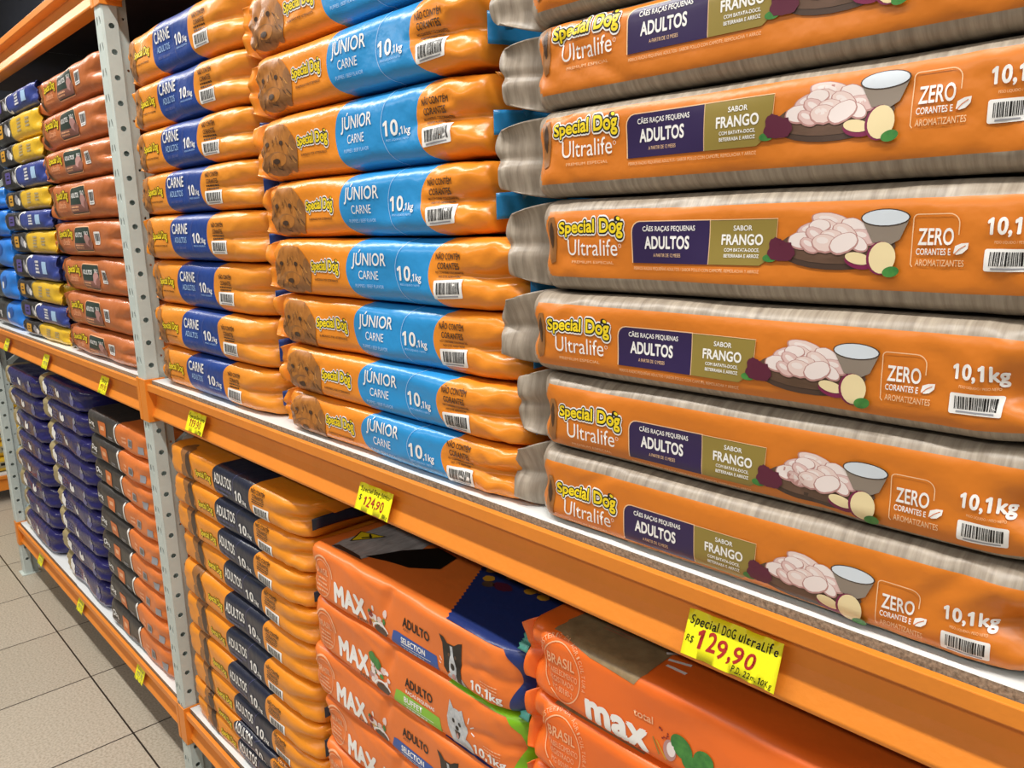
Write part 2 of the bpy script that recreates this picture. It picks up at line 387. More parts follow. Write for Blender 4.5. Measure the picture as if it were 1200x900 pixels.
def conform(items, step=(0.009, 0.006)):
    """cut the shapes into small cells so they follow a curved skin; one array set"""
    VV, FF, MI, LY, mats = [], [], [], [], []
    n0 = 0
    for P, F, m, ly in items:
        bm = bmesh.new(); lz = np.full(len(P), float(ly)) if np.isscalar(ly) else ly
        vs = [bm.verts.new((p[0], p[1], z_)) for p, z_ in zip(P, lz)]
        for f in F:
            try: bm.faces.new([vs[i] for i in f])
            except ValueError: pass
        bmesh.ops.triangulate(bm, faces=[f for f in bm.faces if len(f.verts) > 4])
        if step:
            for ax in (0, 1):
                lo, hi = P[:, ax].min(), P[:, ax].max(); st = step[ax]; q = math.floor(lo / st) + 1
                while q * st < hi - 1e-6:
                    nrm = (1, 0, 0) if ax == 0 else (0, 1, 0)
                    bmesh.ops.bisect_plane(bm, geom=bm.verts[:] + bm.edges[:] + bm.faces[:], plane_co=(q * st, 0, 0) if ax == 0 else (0, q * st, 0), plane_no=nrm, dist=1e-7)
                    q += 1
        bm.verts.ensure_lookup_table(); bm.verts.index_update()
        if m not in mats: mats.append(m)
        VV.append(np.array([v.co[:2] for v in bm.verts]).reshape(-1, 2)); LY.append(np.array([v.co.z for v in bm.verts]))
        for f in bm.faces: FF.append(tuple(v.index + n0 for v in f.verts)); MI.append(mats.index(m))
        n0 += len(bm.verts); bm.free()
    return np.concatenate(VV), FF, MI, np.concatenate(LY), mats

# ------------------------------------------------------------------ bag skin
class Skin:
    def __init__(s, L, b, h, r, seed=0, tL=.07, tR=.10, cL=.035, cR=.04, kL=.18, kR=.2, vL=.0, vR=.02, crease=(9, 0), bow=0.0, groove=0.0, lump=.0012, wr=.0022, ncr=8, crz=None, sh=0.0, ax=0.0):
        s.sh, s.ax = sh, ax
        s.L, s.b, s.h, s.r = L, b, h, min(r, h * .96); s.tL, s.tR, s.cL, s.cR, s.kL, s.kR, s.vL, s.vR = tL, tR, cL, cR, kL, kR, vL, vR
        s.crease, s.bow, s.groove, s.lump, s.wr = crease, bow, groove, lump, wr
        s.F = h - s.r; s.A = math.pi / 2 * s.r; s.T = 2 * b - 2 * s.r; s.half = 2 * s.F + 2 * s.A + s.T
        R_ = random.Random(seed); s.k = [(R_.uniform(10, 38) * R_.choice((-1, 1)), R_.uniform(15, 60), R_.uniform(0, 6.3), R_.uniform(.5, 1)) for _ in range(5)]
        s.kw = [(R_.uniform(30, 90) * R_.choice((-1, 1)), R_.uniform(50, 130), R_.uniform(0, 6.3)) for _ in range(5)]
        s.cr = []
        for _ in range(ncr):
            x = R_.choice((-1, 1)) * L * (.5 - abs(R_.gauss(0, .13))); s.cr.append((x, R_.uniform(-h * .9, h * 1.3), R_.uniform(-1.0, 1.0), R_.uniform(.02, .06), R_.uniform(.006, .010), R_.uniform(-.0028, .0022)))
        s.crz = crz or []
    def base(s, q):
        sg = np.sign(q); a = np.abs(q); F, A, T, r, b, h = s.F, s.A, s.T, s.r, s.b, s.h
        th1 = np.clip((a - F) / r, 0, math.pi / 2); th2 = np.clip((a - F - A - T) / r, 0, math.pi / 2)
        y = np.where(a <= F, -b, np.where(a <= F + A, -b + r * (1 - np.cos(th1)), np.where(a <= F + A + T, -b + r + (a - F - A), np.where(a <= F + 2 * A + T, b - r + r * np.sin(th2), b))))
        z = np.where(a <= F, a, np.where(a <= F + A, F + r * np.sin(th1), np.where(a <= F + A + T, h, np.where(a <= F + 2 * A + T, F + r * np.cos(th2), F - (a - F - 2 * A - T)))))
        ny = np.where(a <= F, -1, np.where(a <= F + A, -np.cos(th1), np.where(a <= F + A + T, 0, np.where(a <= F + 2 * A + T, np.sin(th2), 1))))
        nz = np.where(a <= F, 0, np.where(a <= F + A, np.sin(th1), np.where(a <= F + A + T, 1, np.where(a <= F + 2 * A + T, np.cos(th2), 0))))
        return y, z * sg, ny.astype(float), nz * sg
    def pos(s, x, q):
        L, b, h = s.L, s.b, s.h
        y, z, ny, nz = s.base(q)
        eL = np.clip((-x - (L / 2 - s.tL)) / s.tL, 0, 1); eR = np.clip((x - (L / 2 - s.tR)) / s.tR, 0, 1); e = np.maximum(eL, eR)
        amp = s.lump * sum(c * np.sin(kx * x + ks * q + ph) for kx, ks, ph, c in s.k)
        w = 0
        for kx, ks, ph in s.kw: w = w + (1 - np.abs(np.sin(kx * x + ks * q * .6 + ph + 1.5 * np.sin(ks * q * .35))))
        e2 = np.clip(np.maximum((-x - L * .30) / (L * .2), (x - L * .22) / (L * .28)), 0, 1)
        amp = amp + s.wr * e2 ** 1.4 * (w - 1.8) * .6
        for (cx, cs, an, ln, wd, dp) in s.cr + s.crz:
            dx, ds = x - cx, q - cs; al = dx * math.cos(an) + ds * math.sin(an); pe = -dx * math.sin(an) + ds * math.cos(an)
            amp = amp + dp * np.exp(-(pe / wd) ** 2) * np.exp(-(al / ln) ** 2)
        damp = np.where(np.abs(nz) > .85, .35, 1.0)
        y = y + amp * damp * ny; z = z + np.where(np.abs(nz) > .85, np.minimum(amp, 0) * .5 - .0004, amp * .5) * nz
        z = z * (1 - s.kL * eL ** 2 - s.kR * eR ** 2)
        fr = np.clip(-y / b, 0, 1) ** .7; bk = np.clip(y / b, 0, 1) ** .7; wf = fr - bk
        y = y + wf * (s.cL * (1 - np.sqrt(1 - .99 * eL ** 2)) + s.cR * (1 - np.sqrt(1 - .99 * eR ** 2)))
        vz = np.exp(-(z / (.33 * h)) ** 2)
        y = y + wf * vz * (s.vL * eL ** 1.3 + s.vR * eR ** 1.3)
        xc, cd = s.crease; t = np.clip((x - xc) / (L / 2 - xc), 0, 1)
        y = y + wf * cd * np.minimum(t * 1.6, 1) * (np.exp(-((z + .002) / .0065) ** 2))
        if s.groove:
            gx = -L / 2 + .047 + .010 * np.cos(z / h * 2.4)
            g = np.exp(-((x - gx) / .013) ** 2); y = y + wf * s.groove * g * (.55 + .75 * vz)
            fl = np.clip((gx - .006 - x) / .03, 0, 1); y = y + wf * (.010 * fl + .012 * vz * fl); x = x - .004 * fl * np.cos(z / h * 5)
        return np.stack([x, y, z + h], -1)
    def bowx(s, x, q):
        if not s.bow: return x
        f = np.clip(1.25 - np.abs(x) / (s.L * .40), 0, 1); f = np.minimum(f * 2.2, 1)
        return x + s.bow * np.minimum((q / s.h) ** 2, 1.15) * f
    def off(s, x, q, d):
        p = s.pos(x, q); a = s.pos(x + 1e-4, q) - s.pos(x - 1e-4, q); c = s.pos(x, q + 1e-4) - s.pos(x, q - 1e-4)
        n = np.cross(a, c); n /= np.linalg.norm(n, axis=1)[:, None] + 1e-12
        return p + n * d[:, None]
    def body(s, name, xb, sb, matfn, mats, parent, dx=.009, ds=.005, far=False):
        X = list(xb); n = int(math.ceil(s.L / dx)); X += [x for x in np.linspace(-s.L / 2, s.L / 2, n + 1) if min([abs(x - b_) for b_ in xb] + [9]) > dx * .4]
        X = np.array(sorted(X)); fz = s.F + s.A + .03
        Q = list(sb) + [q for q in np.arange(-fz, fz + 1e-9, ds) if min([abs(q - b_) for b_ in sb] + [9]) > ds * .4]
        Q += [q * sg for sg in (1, -1) for q in np.linspace(fz, s.half, 10 if far else 16)[1:]]
        Q = np.array(sorted(Q)[:-1]) if True else Q
        nx, nq = len(X), len(Q)
        gx, gq = np.meshgrid(X, Q, indexing='ij'); P = s.pos(s.bowx(gx, gq).ravel(), gq.ravel())
        F, MI = [], []
        for i in range(nx - 1):
            xm = (X[i] + X[i + 1]) / 2
            for j in range(nq):
                k = (j + 1) % nq; qm = (Q[j] + Q[k]) / 2 if k else s.half
                F.append((i * nq + j, (i + 1) * nq + j, (i + 1) * nq + k, i * nq + k)); MI.append(matfn(xm, qm))
        V = list(P); 
        for i, xm in ((0, -s.L / 2 + .001), (nx - 1, s.L / 2 - .001)):
            ring = P[i * nq:(i + 1) * nq]; c = ring.mean(0); k0 = len(V); V += list(c + (ring - c) * .55 + np.array([(-.004 if i == 0 else .004), 0, 0])); V.append(c + np.array([(-.005 if i == 0 else .005), 0, 0]))
            for j in range(nq):
                k = (j + 1) % nq; m = matfn(xm, (Q[j] + Q[k]) / 2 if k else s.half)
                a, b_, c_, d_ = i * nq + j, i * nq + k, k0 + k, k0 + j
                F.append((a, b_, c_, d_) if i == 0 else (a, d_, c_, b_)); MI.append(m)
                F.append((d_, c_, k0 + nq) if i == 0 else (d_, k0 + nq, c_)); MI.append(m)
        return mesh_obj(name, V, F, mats, MI, parent)
    def decal(s, name, cf, parent, d0=.00035, dl=.00022, bow=False):
        V, F, MI, LY, mats = cf; V = V + np.array([s.ax, s.sh])
        x = s.bowx(V[:, 0], V[:, 1]) if bow else V[:, 0]
        return mesh_obj(name, s.off(x, V[:, 1], d0 + dl * LY), F, mats, MI, parent)

def sheet(name, fn, nu, nv, m, parent, th=.0012, mi=None):
    """thin film flap: fn(u,v) -> xyz for u,v in 0..1"""
    V = [fn(i / nu, j / nv) for i in range(nu + 1) for j in range(nv + 1)]
    F = [(i * (nv + 1) + j, (i + 1) * (nv + 1) + j, (i + 1) * (nv + 1) + j + 1, i * (nv + 1) + j + 1) for i in range(nu) for j in range(nv)]
    mats = m if isinstance(m, list) else [m]
    MI = [mi((i + .5) / nu, (j + .5) / nv) if mi else 0 for i in range(nu) for j in range(nv)]
    o = mesh_obj(name, V, F, mats, MI, parent); sd = o.modifiers.new('film', 'SOLIDIFY'); sd.thickness = th; sd.offset = 0
    return o
def seal_wing(sk, m, parent, rnd, wl=.035, left=True, yroot=None, ytip=.012, mi=None, name='end_seal'):
    e = -1 if left else 1; c = sk.cL if left else sk.cR; kk = sk.kL if left else sk.kR
    yr = (c + .012) if yroot is None else yroot; ph, ph2 = rnd.uniform(0, 6), rnd.uniform(0, 6); a1 = rnd.uniform(.85, 1.12)
    def fn(u, v):
        p = 2 * v - 1; z = sk.h + p * sk.h * (.97 - .03 * u) * max(.02, 1 - .34 * u ** 2 * abs(p) ** 5) ** .5
        tip = wl * a1 * (.82 + .2 * math.cos(1.2 * p + .4 * math.sin(ph)) + .07 * math.sin(4 * p + ph))
        x = e * (sk.L / 2 - .014) + e * tip * u
        y = -sk.b + yr * (1 - u) + ytip * u + .004 * math.sin(4 * p + ph2) * u + .007 * math.exp(-(p / .14) ** 2)
        return (x, y, z)
    return sheet(name, fn, 5, 22, m, parent, mi=mi)
def end_fold(sk, m_main, m_acc, parent, rnd):
    """folded right end: coloured rectangle and a tucked tab lying against the bag's end"""
    x = sk.L / 2 + .007; y0 = -sk.b + sk.cR * .75; h = sk.h; lo = rnd.uniform(-.72, -.45); hi = rnd.uniform(.0, .3)
    sheet('end_flap', lambda u, v: (x + .004 * math.sin(u * 3), y0 + .010 + u * .19, h + h * (lo + (hi - lo) * v) + .003 * math.sin(5 * u)), 8, 6, m_acc, parent)
    q = rnd.uniform(.025, .07)
    def tab(u, v):
        z = h + h * (.90 - .95 * v); yy = y0 + .004 + q * v * (1 - .2 * v) + u * .13 * (1 - .35 * v)
        return (x + .005 + .003 * math.sin(4 * v + u * 2) , yy + .006, z)
    sheet('end_tab', tab, 7, 10, [m_main, m_acc], parent, mi=lambda u, v: 1 if v > .78 else 0)
    return

# ------------------------------------------------------------------ artwork shared by several bags
def logo_text(x0, x1, s0, cap, m, ly, bold):
    V, F = glyphs('Special Dog', 0.0, 0.0); w0 = V[:, 0].min(); sx = (x1 - x0) / (V[:, 0].max() - w0); sy = cap / .70
    P0 = np.stack([x0 + (V[:, 0] - w0) * sx, s0 + V[:, 1] * sy], 1); VV = [P0]; FF = list(F); n0 = len(P0); nb = 14
    d = bold * sy
    for k in range(nb):
        a = 2 * math.pi * k / nb; VV.append(P0 + d * np.array([math.cos(a) * .8, math.sin(a)])); FF += [tuple(i + n0 * (k + 1) for i in f) for f in F]
    return np.concatenate(VV), FF, m, ly + np.repeat(np.arange(nb + 1) * .07, n0)
def logo(x0, x1, s0, cap, fine=True):
    it = []
    for bold, m, ly in (((.20, I_W, 1), (.115, I_K, 2), (.034, I_Y, 3)) if fine else ((.10, I_K, 2), (.034, I_Y, 3))):
        P, F, m_, l = logo_text(x0, x1, s0, cap, m, ly, bold); P = P.copy()
        t = (P[:, 0] - x0) / (x1 - x0); P[:, 1] = s0 + (P[:, 1] - s0) * (.88 + .28 * t) + cap * .10 * np.sin(t * math.pi)
        it.append((P, F, m_, l))
    w = x1 - x0; gx = x1 - w * .075; gy = s0 + cap * 1.25
    if fine:
        it += [ell(gx, gy - cap * .16, w * .050, cap * .22, I_K, 2, rot=-.35), ell(gx + w * .012, gy - cap * .14, w * .030, cap * .13, I_Y, 3, rot=-.35), ell(gx - w * .03, gy - cap * .24, w * .020, cap * .12, I_K, 4, n=10)]
    return it
def dog_face(cx, cy, sx, sy, tan=True):
    """printed dog head seen on the orange skin"""
    a, d = (I_FURT, I_FURD)
    return [ell(cx, cy, sx * .5, sy * .5, a, 1, jag=.06, seed=3), ell(cx + sx * .40, cy - sy * .10, sx * .13, sy * .34, d, 2, rot=-.12, jag=.1, seed=4), ell(cx - sx * .42, cy - sy * .12, sx * .10, sy * .30, d, 2, rot=.1, jag=.1, seed=5),
            ell(cx - sx * .02, cy - sy * .26, sx * .34, sy * .24, d, 2, jag=.08, seed=6), ell(cx + sx * .02, cy - sy * .17, sx * .2, sy * .13, a, 3, jag=.05, seed=7),
            ell(cx - sx * .24, cy + sy * .13, sx * .05, sy * .042, I_DARKB, 5, n=12), ell(cx + sx * .13, cy + sy * .13, sx * .05, sy * .042, I_DARKB, 5, n=12),
            ell(cx - sx * .02, cy - sy * .20, sx * .085, sy * .05, I_DARKB, 6, n=14), stroke([(cx - sx * .02, cy - sy * .26), (cx - sx * .02, cy - sy * .33), (cx + sx * .1, cy - sy * .37)], .0014, I_DARKB, 5)] + fur(cx, cy, sx, sy)
def fur(cx, cy, sx, sy):
    r = random.Random(17); it = []
    for k in range(46):
        a = r.uniform(0, 6.28); q = r.uniform(.15, .5); x, y = cx + sx * q * math.cos(a), cy + sy * q * math.sin(a); dx = (x - cx) * .22 + sx * r.uniform(-.02, .02); dy = -sy * r.uniform(.05, .14)
        it.append(stroke([(x, y), (x + dx * .5, y + dy * .5), (x + dx, y + dy)], r.uniform(.0008, .0018), r.choice((I_FURD, I_FURD, I_DARKB, I_FURL)), 4))
    return it
def lines(x0, x1, s0, n, dz, hgt, m, ly=2, seed=0):
    r = random.Random(seed); it = []
    for k in range(n):
        a = x0 + (x1 - x0) * r.uniform(0, .08); b = x1 - (x1 - x0) * r.uniform(0, .2); x = a
        while x < b:
            w = r.uniform(.25, .6) * (x1 - x0) * .25; it.append(rect(x, min(x + w, b), s0 - k * dz, s0 - k * dz + hgt, m, ly)); x += w + (x1 - x0) * .03
    return it
def seal_art(cx, cy, rx, ry, m, fine=True):
    it = [stroke(arc(cx, cy, rx, ry, -130, 225, 40), rx * .05, m, 2)]
    msg = 'MINISTERIO DA AGRICULTURA'
    if fine:
        for k, ch in enumerate(msg):
            if ch == ' ': continue
            a = math.radians(165 - 175 * k / (len(msg) - 1)); R1, R2 = rx * 1.2, ry * 1.2
            px, py = cx + R1 * math.cos(a), cy + R2 * math.sin(a); w = rx * .13
            it.append(text(ch, px - w / 2 * (.5 if ch == 'I' else 1), px + w / 2 * (.5 if ch == 'I' else 1), py - rx * .09, rx * .18, m, 2, .0, rot=a - math.pi / 2))
    else: it.append(stroke(arc(cx, cy, rx * 1.2, ry * 1.2, 10, 170, 30), rx * .13, m, 2))
    it.append(text('BRASIL', cx - rx * .72, cx + rx * .72, cy + ry * .22, ry * .34, m, 2, .02))
    if fine:
        it += [text('ESTABELECIMENTO', cx - rx * .85, cx + rx * .85, cy - ry * .12, ry * .19, m, 2, .0), text('REGISTRADO', cx - rx * .66, cx + rx * .66, cy - ry * .40, ry * .18, m, 2, .0), text('MG 00180-2', cx - rx * .55, cx + rx * .6, cy - ry * .70, ry * .18, m, 2, .0)]
    else: it += lines(cx - rx * .75, cx + rx * .75, cy - ry * .1, 4, ry * .22, ry * .10, m, 2, 5)
    return it

# ---- art: list of (part name, items) per kind
def art_ultra():
    A = []
    A.append(('printed_dog_ear', [poly([(-.226, .018), (-.221, .025), (-.213, .026), (-.209, .014), (-.2095, -.004), (-.212, -.024), (-.220, -.027), (-.226, -.014), (-.222, .002)], I_FURD, 1), ell(-.217, .006, .0035, .014, I_DARKB, 2, jag=.2)]))
    A.append(('brand_logo', logo(-.204, -.112, .0075, .0135)))
    A.append(('range_name', [text('Ultralife', -.192, -.120, -.0165, .0175, I_W, 2, .004), stroke(arc(-.1165, -.006, .0018, .0020, 0, 360, 12), .0004, I_W, 2), text('PREMIUM ESPECIAL', -.186, -.126, -.0255, .0030, I_CREAM, 2, .0)]))
    A.append(('variety_panel', [poly(rrect(-.1005, -.0045, -.0235, .0195, .011, 'b'), I_CREAM, 1), poly(rrect(-.0990, -.0055, -.0235, .0185, .010, 'b'), I_PUR, 2),
        text('CÃES RAÇAS PEQUENAS', -.085, -.022, .0090, .0050, I_W, 3, .02), text('ADULTOS', -.083, -.028, -.0085, .0130, I_W, 3, .035), text('A PARTIR DE 12 MESES', -.072, -.038, -.0170, .0034, I_CREAM, 3, .0),
        text('PERROS RAZAS PEQUEÑAS ADULTOS / SABOR POLLO CON CAMOTE, REMOLACHA Y ARROZ', -.098, .050, -.0305, .0030, I_CREAM, 2, .0)]))
    A.append(('flavour_panel', [poly([(-.0045, -.0235), (.050, -.0235), (.0640, -.0140), (.0665, .0185), (-.0045, .0185)], I_OLI, 2), stroke([(-.0045, .0188), (.0670, .0188), (.0648, -.0135)], .0007, I_CREAM, 3),
        text('SABOR', .021, .041, .0085, .0048, I_W, 3, .02), text('FRANGO', .0085, .0525, -.0045, .0100, I_W, 3, .03), text('COM BATATA-DOCE,', .012, .049, -.0110, .0032, I_W, 3, .02), text('BETERRABA E ARROZ', .012, .049, -.0165, .0032, I_W, 3, .02)]))
    f = [ell(.120, -.0105, .050, .0150, I_BOARD2, 1), ell(.120, -.0055, .051, .0150, I_BOARD, 2)]
    rr = random.Random(7)
    for k, (cx, cy, rx, ry) in enumerate(((.118, .0175, .019, .0075), (.140, .011, .013, .008), (.098, .0085, .014, .008), (.118, .010, .014, .007), (.106, .0135, .010, .006), (.148, .002, .012, .007), (.131, .006, .012, .0075), (.088, -.001, .013, .008), (.104, .003, .012, .0070), (.118, .002, .011, .007), (.143, -.004, .010, .006), (.097, -.006, .010, .006), (.112, -.004, .012, .0085), (.130, -.004, .013, .009))):
        cx = .117 + (cx - .118) * .90; cy = .004 + (cy - .004) * .84; rx *= .92; ry *= .84; ro = rr.uniform(-.6, .6)
        f += [ell(cx, cy - .0006, rx * 1.05 + .0006, ry * 1.05 + .0007, I_CHK2, 3 + k * .12, rot=ro, jag=.08, seed=k), ell(cx, cy, rx, ry, (I_CHK1, I_CHK3, I_CHK4)[k % 3], 3.06 + k * .12, rot=ro, jag=.08, seed=k), ell(cx - rx * .2, cy + ry * .3, rx * .5, ry * .4, I_CHK3, 3.09 + k * .12, n=10, rot=ro)]
    f += [poly([(.142, .017), (.181, .017), (.174, .000), (.167, -.004), (.152, -.002)], I_GREY, 5), ell(.1615, .0175, .0200, .0070, I_BOARD2, 6), ell(.1615, .0175, .0188, .0062, I_RICE, 7)]
    f += [ell(.071, -.010, .0135, .0095, I_BEET, 5, jag=.25, seed=9), ell(.066, -.004, .007, .006, I_BEET, 5, jag=.2, seed=8), ell(.060, -.0165, .007, .0035, I_DGRN, 4)]
    f += [ell(.142, -.018, .0125, .0062, I_PINKR, 6, rot=-.2), ell(.141, -.0155, .0110, .0048, I_POT, 7, rot=-.2), ell(.160, -.0150, .0118, .0135, I_PINKR, 8), ell(.1612, -.0147, .0108, .0128, I_POT, 9), ell(.169, -.0258, .0068, .0043, I_DGRN, 10, rot=.2)]
    A.append(('food_picture', f))
    A.append(('claim_badge', [stroke([(.2180, .0035)] + arc(.2100, .0115, .008, .008, 0, 90, 7) + arc(.1870, .0160, .0035, .0035, 90, 180, 6) + [(.1835, -.010), (.1835, -.0195), (.1850, -.0215)], .0008, I_CREAM, 2),
        text('ZERO', .1880, .2145, -.0040, .0130, I_W, 2, .02), text('CORANTES E', .1870, .2130, -.0118, .0050, I_W, 2, .018), text('AROMATIZANTES', .1870, .2230, -.0205, .0050, I_CREAM, 2, .008),
        poly([(.2150, -.0105), (.2160, -.0050), (.2205, -.0030), (.2255, -.0025), (.2250, -.0070), (.2215, -.0105), (.2175, -.0115)], I_W, 2), stroke([(.2145, -.0125), (.219, -.0075), (.2235, -.0045)], .0006, I_ORSQ, 3)]))
    A.append(('weight_print', [text('10,1kg', .2375, .2750, .0040, .0125, I_W, 2, .035), text('PESO LIQUIDO / PESO NETO', .2430, .2700, -.0030, .0020, I_CREAM, 2, .0)]))
    A.append(('barcode', barcode(.2370, .2730, -.0235, -.0070, 4)))
    return A
def art_special(kind):
    A = []
    if kind == 'junior':
        A.append(('printed_dog', dog_face(-.228, -.006, .125, .088)))
        A.append(('brand_logo', logo(-.158, -.066, -.004, .0150)))
        A.append(('caption', [text('ELABORADO POR VETERINARIOS', -.150, -.070, -.0205, .0036, I_DARKB, 2, .012)]))
        A.append(('variety_print', [text('JÚNIOR', -.028, .062, .0075, .0185, I_W, 2, .012, shear=.16), text('CARNE', -.010, .040, -.0135, .0125, I_W, 2, .0, shear=.05), text('PUPPIES / BEEF FLAVOR', -.020, .052, -.0265, .0050, I_LB, 2, .0)]))
        A.append(('panel_divider', [stroke([(.086, q) for q in np.linspace(-.062, .062, 15)], .0011, I_LB, 2)]))
        A.append(('weight_print', [text('10', .091, .124, -.0120, .0210, I_W, 2, .022), text(',1kg', .125, .150, -.0120, .0105, I_W, 2, .02), text('PESO LIQUIDO / NETO', .096, .146, -.0195, .0026, I_LB, 2, .0)]))
        A.append(('claim_text', [text('NÃO CONTÉM', .180, .232, .0190, .0085, I_DARKB, 2, .022), text('CORANTES', .184, .228, .0065, .0085, I_DARKB, 2, .022), text('NO CONTIENE COLORANTES', .180, .232, .0002, .0030, I_DARKB, 2, .008), text('NO DYE ADDITION', .186, .226, -.0056, .0030, I_DARKB, 2, .008)]))
        A.append(('barcode', barcode(.178, .236, -.0330, -.0085, 5, rot=.05)))
    elif kind == 'carne':
        A.append(('printed_dog', dog_face(-.240, -.002, .075, .090, False)))
        A.append(('brand_logo', logo(-.205, -.118, -.004, .0150, False)))
        A.append(('caption', [text('ELABORADO POR VETERINARIOS', -.196, -.122, -.0205, .0036, I_DARKB, 2, .012)]))
        A.append(('variety_print', [text('CARNE', -.082, .004, .0075, .0215, I_W, 2, .016, shear=.12), text('ADULTOS', -.074, -.006, -.0120, .0120, I_LB, 2, .0), text('ADULT / BEEF FLAVOR', -.070, -.010, -.0250, .0050, I_LIL, 2, .0)]))
        A.append(('panel_divider', [stroke([(.018, q) for q in np.linspace(-.060, .060, 12)], .0012, I_LIL, 2)]))
        A.append(('weight_print', [text('10', .026, .062, -.0120, .0210, I_W, 2, .03), text(',1kg', .063, .090, -.0120, .0105, I_W, 2, .02), text('PESO LIQUIDO', .030, .088, -.0200, .0030, I_LB, 2, .0)]))
        A.append(('claim_text', [text('NÃO CONTÉM', .128, .186, .0190, .0085, I_DARKB, 2, .022), text('CORANTES', .132, .180, .0065, .0085, I_DARKB, 2, .022)] + lines(.128, .184, .0006, 2, .006, .003, I_DARKB, 2, 3)))
        A.append(('barcode', barcode(.120, .190, -.0340, -.0080, 6, nb=16)))
    else:
        A.append(('printed_dog', [ell(-.235, .030, .026, .044, I_FURD, 1, rot=.5, jag=.3, seed=2), ell(-.222, -.016, .032, .036, I_FURT, 1, jag=.25, seed=3), ell(-.216, .004, .016, .032, I_DARKB, 2, rot=.2, jag=.3, seed=4), ell(-.245, -.02, .012, .022, I_FURD, 2, jag=.3, seed=5), ell(-.206, -.024, .010, .007, I_DARKB, 3)]))
        A.append(('brand_logo', logo(-.172, -.088, -.011, .0150, False)))
        A.append(('variety_print', [text('ADULTOS', -.066, .028, -.0040, .0250, I_W, 2, .022, shear=.1), text('ADULTS / BEEF AND CHICKEN', -.064, .022, -.0150, .0050, I_LIL, 2, .0)] + lines(-.06, .016, -.024, 1, .006, .003, I_LIL, 2, 8)))
        A.append(('panel_divider', [stroke([(.034, q) for q in np.linspace(-.045, .055, 12)], .0012, I_LIL, 2)]))
        A.append(('weight_print', [text('10', .044, .080, -.0200, .0230, I_W, 2, .03), text(',1kg', .081, .104, -.0200, .0100, I_W, 2, .02), text('PESO LIQUIDO', .050, .100, -.0270, .0030, I_LIL, 2, .0)]))
        A.append(('claim_text', [text('NÃO CONTÉM', .134, .196, .0200, .0085, I_DARKB, 2, .022), text('CORANTES', .138, .190, .0090, .0085, I_DARKB, 2, .022)] + lines(.134, .196, .0035, 2, .005, .0026, I_DARKB, 2, 3)))
        A.append(('barcode', barcode(.138, .206, -.0300, -.0065, 6, nb=14)))
    return A
def art_brown():
    return [('printed_dog', [poly([(-.315, .030), (-.300, .040), (-.285, .020), (-.275, -.015), (-.262, -.036), (-.262, -.048), (-.300, -.046), (-.318, -.02)], I_FURD, 1), ell(-.285, -.03, .016, .014, I_DARKB, 2, jag=.2)]),
            ('brand_logo', logo(-.255, -.130, .004, .020, False)),
            ('range_name', [text('Ultralife', -.232, -.158, -.0195, .017, I_TINT, 2, .004), text('PREMIUM ESPECIAL', -.230, -.160, -.0300, .0040, I_TINT2, 2, .0)]),
            ('variety_panel', [poly(rrect(-.104, .052, -.040, .034, .012), I_TINT, 1), poly(rrect(-.101, .049, -.037, .031, .010), I_BGRN, 2), rect(-.098, .046, -.034, -.014, I_MAUVE, 3), text('ADULTOS', -.090, -.008, .0040, .0130, I_W, 4, .02), text('10,1', .008, .038, .010, .010, I_W, 4, .02), ell(.022, -.004, .020, .018, I_CHK2, 4, jag=.2), ell(.040, -.018, .016, .014, I_MAUVE, 5, jag=.2)] + lines(-.09, -.01, -.022, 2, .007, .004, I_TINT, 4, 3)),
            ('barcode', barcode(.078, .128, -.018, .018, 8, nb=10))]
def art_snack(c):
    sq = I_GOLD if c == 'y' else I_VSQ
    return [('brand_logo', [text('Dog', -.290, -.250, -.002, .014, I_SILV, 2, .02)]),
            ('variety_panel', [poly(rrect(-.205, -.140, -.018, .020, .008), sq, 1), rect(-.190, -.155, -.006, -.001, I_K, 2), rect(-.186, -.160, .006, .010, I_K, 2)]),
            ('printed_dog', [ell(-.090, .002, .024, .017, I_SILV, 1, jag=.3, seed=1), ell(-.066, -.006, .016, .012, I_W, 2, jag=.3, seed=2)]),
            ('printed_ring', [stroke(arc(-.005, .0, .040, .034, 60, 300, 16), .009, I_W, 2)] if c == 'b' else [stroke(arc(.0, .0, .045, .036, 90, 270, 14), .004, I_GTX, 2)]),
            ('panel_text', lines(.060, .120, .014, 4, .010, .006, I_W if c == 'b' else I_GTX, 2, 4)),
            ('side_label', [rect(.165, .215, -.016, .018, I_LB, 2)] if c == 'b' else lines(.165, .215, .010, 3, .010, .006, I_GTX, 2, 6))]
def art_lightblue():
    return [('panel_print', [ell(.10, .012, .036, .022, I_MID, 1, jag=.3, seed=3), ell(.13, .018, .022, .016, I_MID, 2, jag=.3, seed=4), ell(.075, -.002, .02, .014, I_W, 3, jag=.3, seed=5)]), ('brand_logo', [text('Dog', -.15, -.08, -.01, .03, I_W, 2, .02)])]
def art_navy():
    dog = [ell(-.150, .0, .020, .016, I_W, 1, jag=.35, seed=1), ell(-.158, .014, .010, .010, I_W, 2, jag=.2, seed=2), ell(-.138, -.014, .012, .008, I_W, 2, jag=.3, seed=3)]
    return [('printed_dog', dog), ('brand_logo', [text('DOG', -.115, -.050, -.010, .020, I_LIL, 2, .01)] + lines(-.115, -.05, -.020, 1, .01, .004, I_LIL, 2, 3)),
            ('variety_print', [ell(.020, -.002, .022, .010, I_W, 1, jag=.3, seed=6), ell(.006, .008, .009, .012, I_W, 2, jag=.3, seed=7), ell(.034, .004, .008, .009, I_W, 2, jag=.3, seed=8)] + lines(.0, .06, -.024, 2, .008, .004, I_LIL, 2, 9)),
            ('weight_print', [ell(.165, -.006, .020, .020, I_LIL, 1, jag=.5, seed=9), ell(.172, .012, .010, .012, I_SILV, 2, jag=.4, seed=10)])]
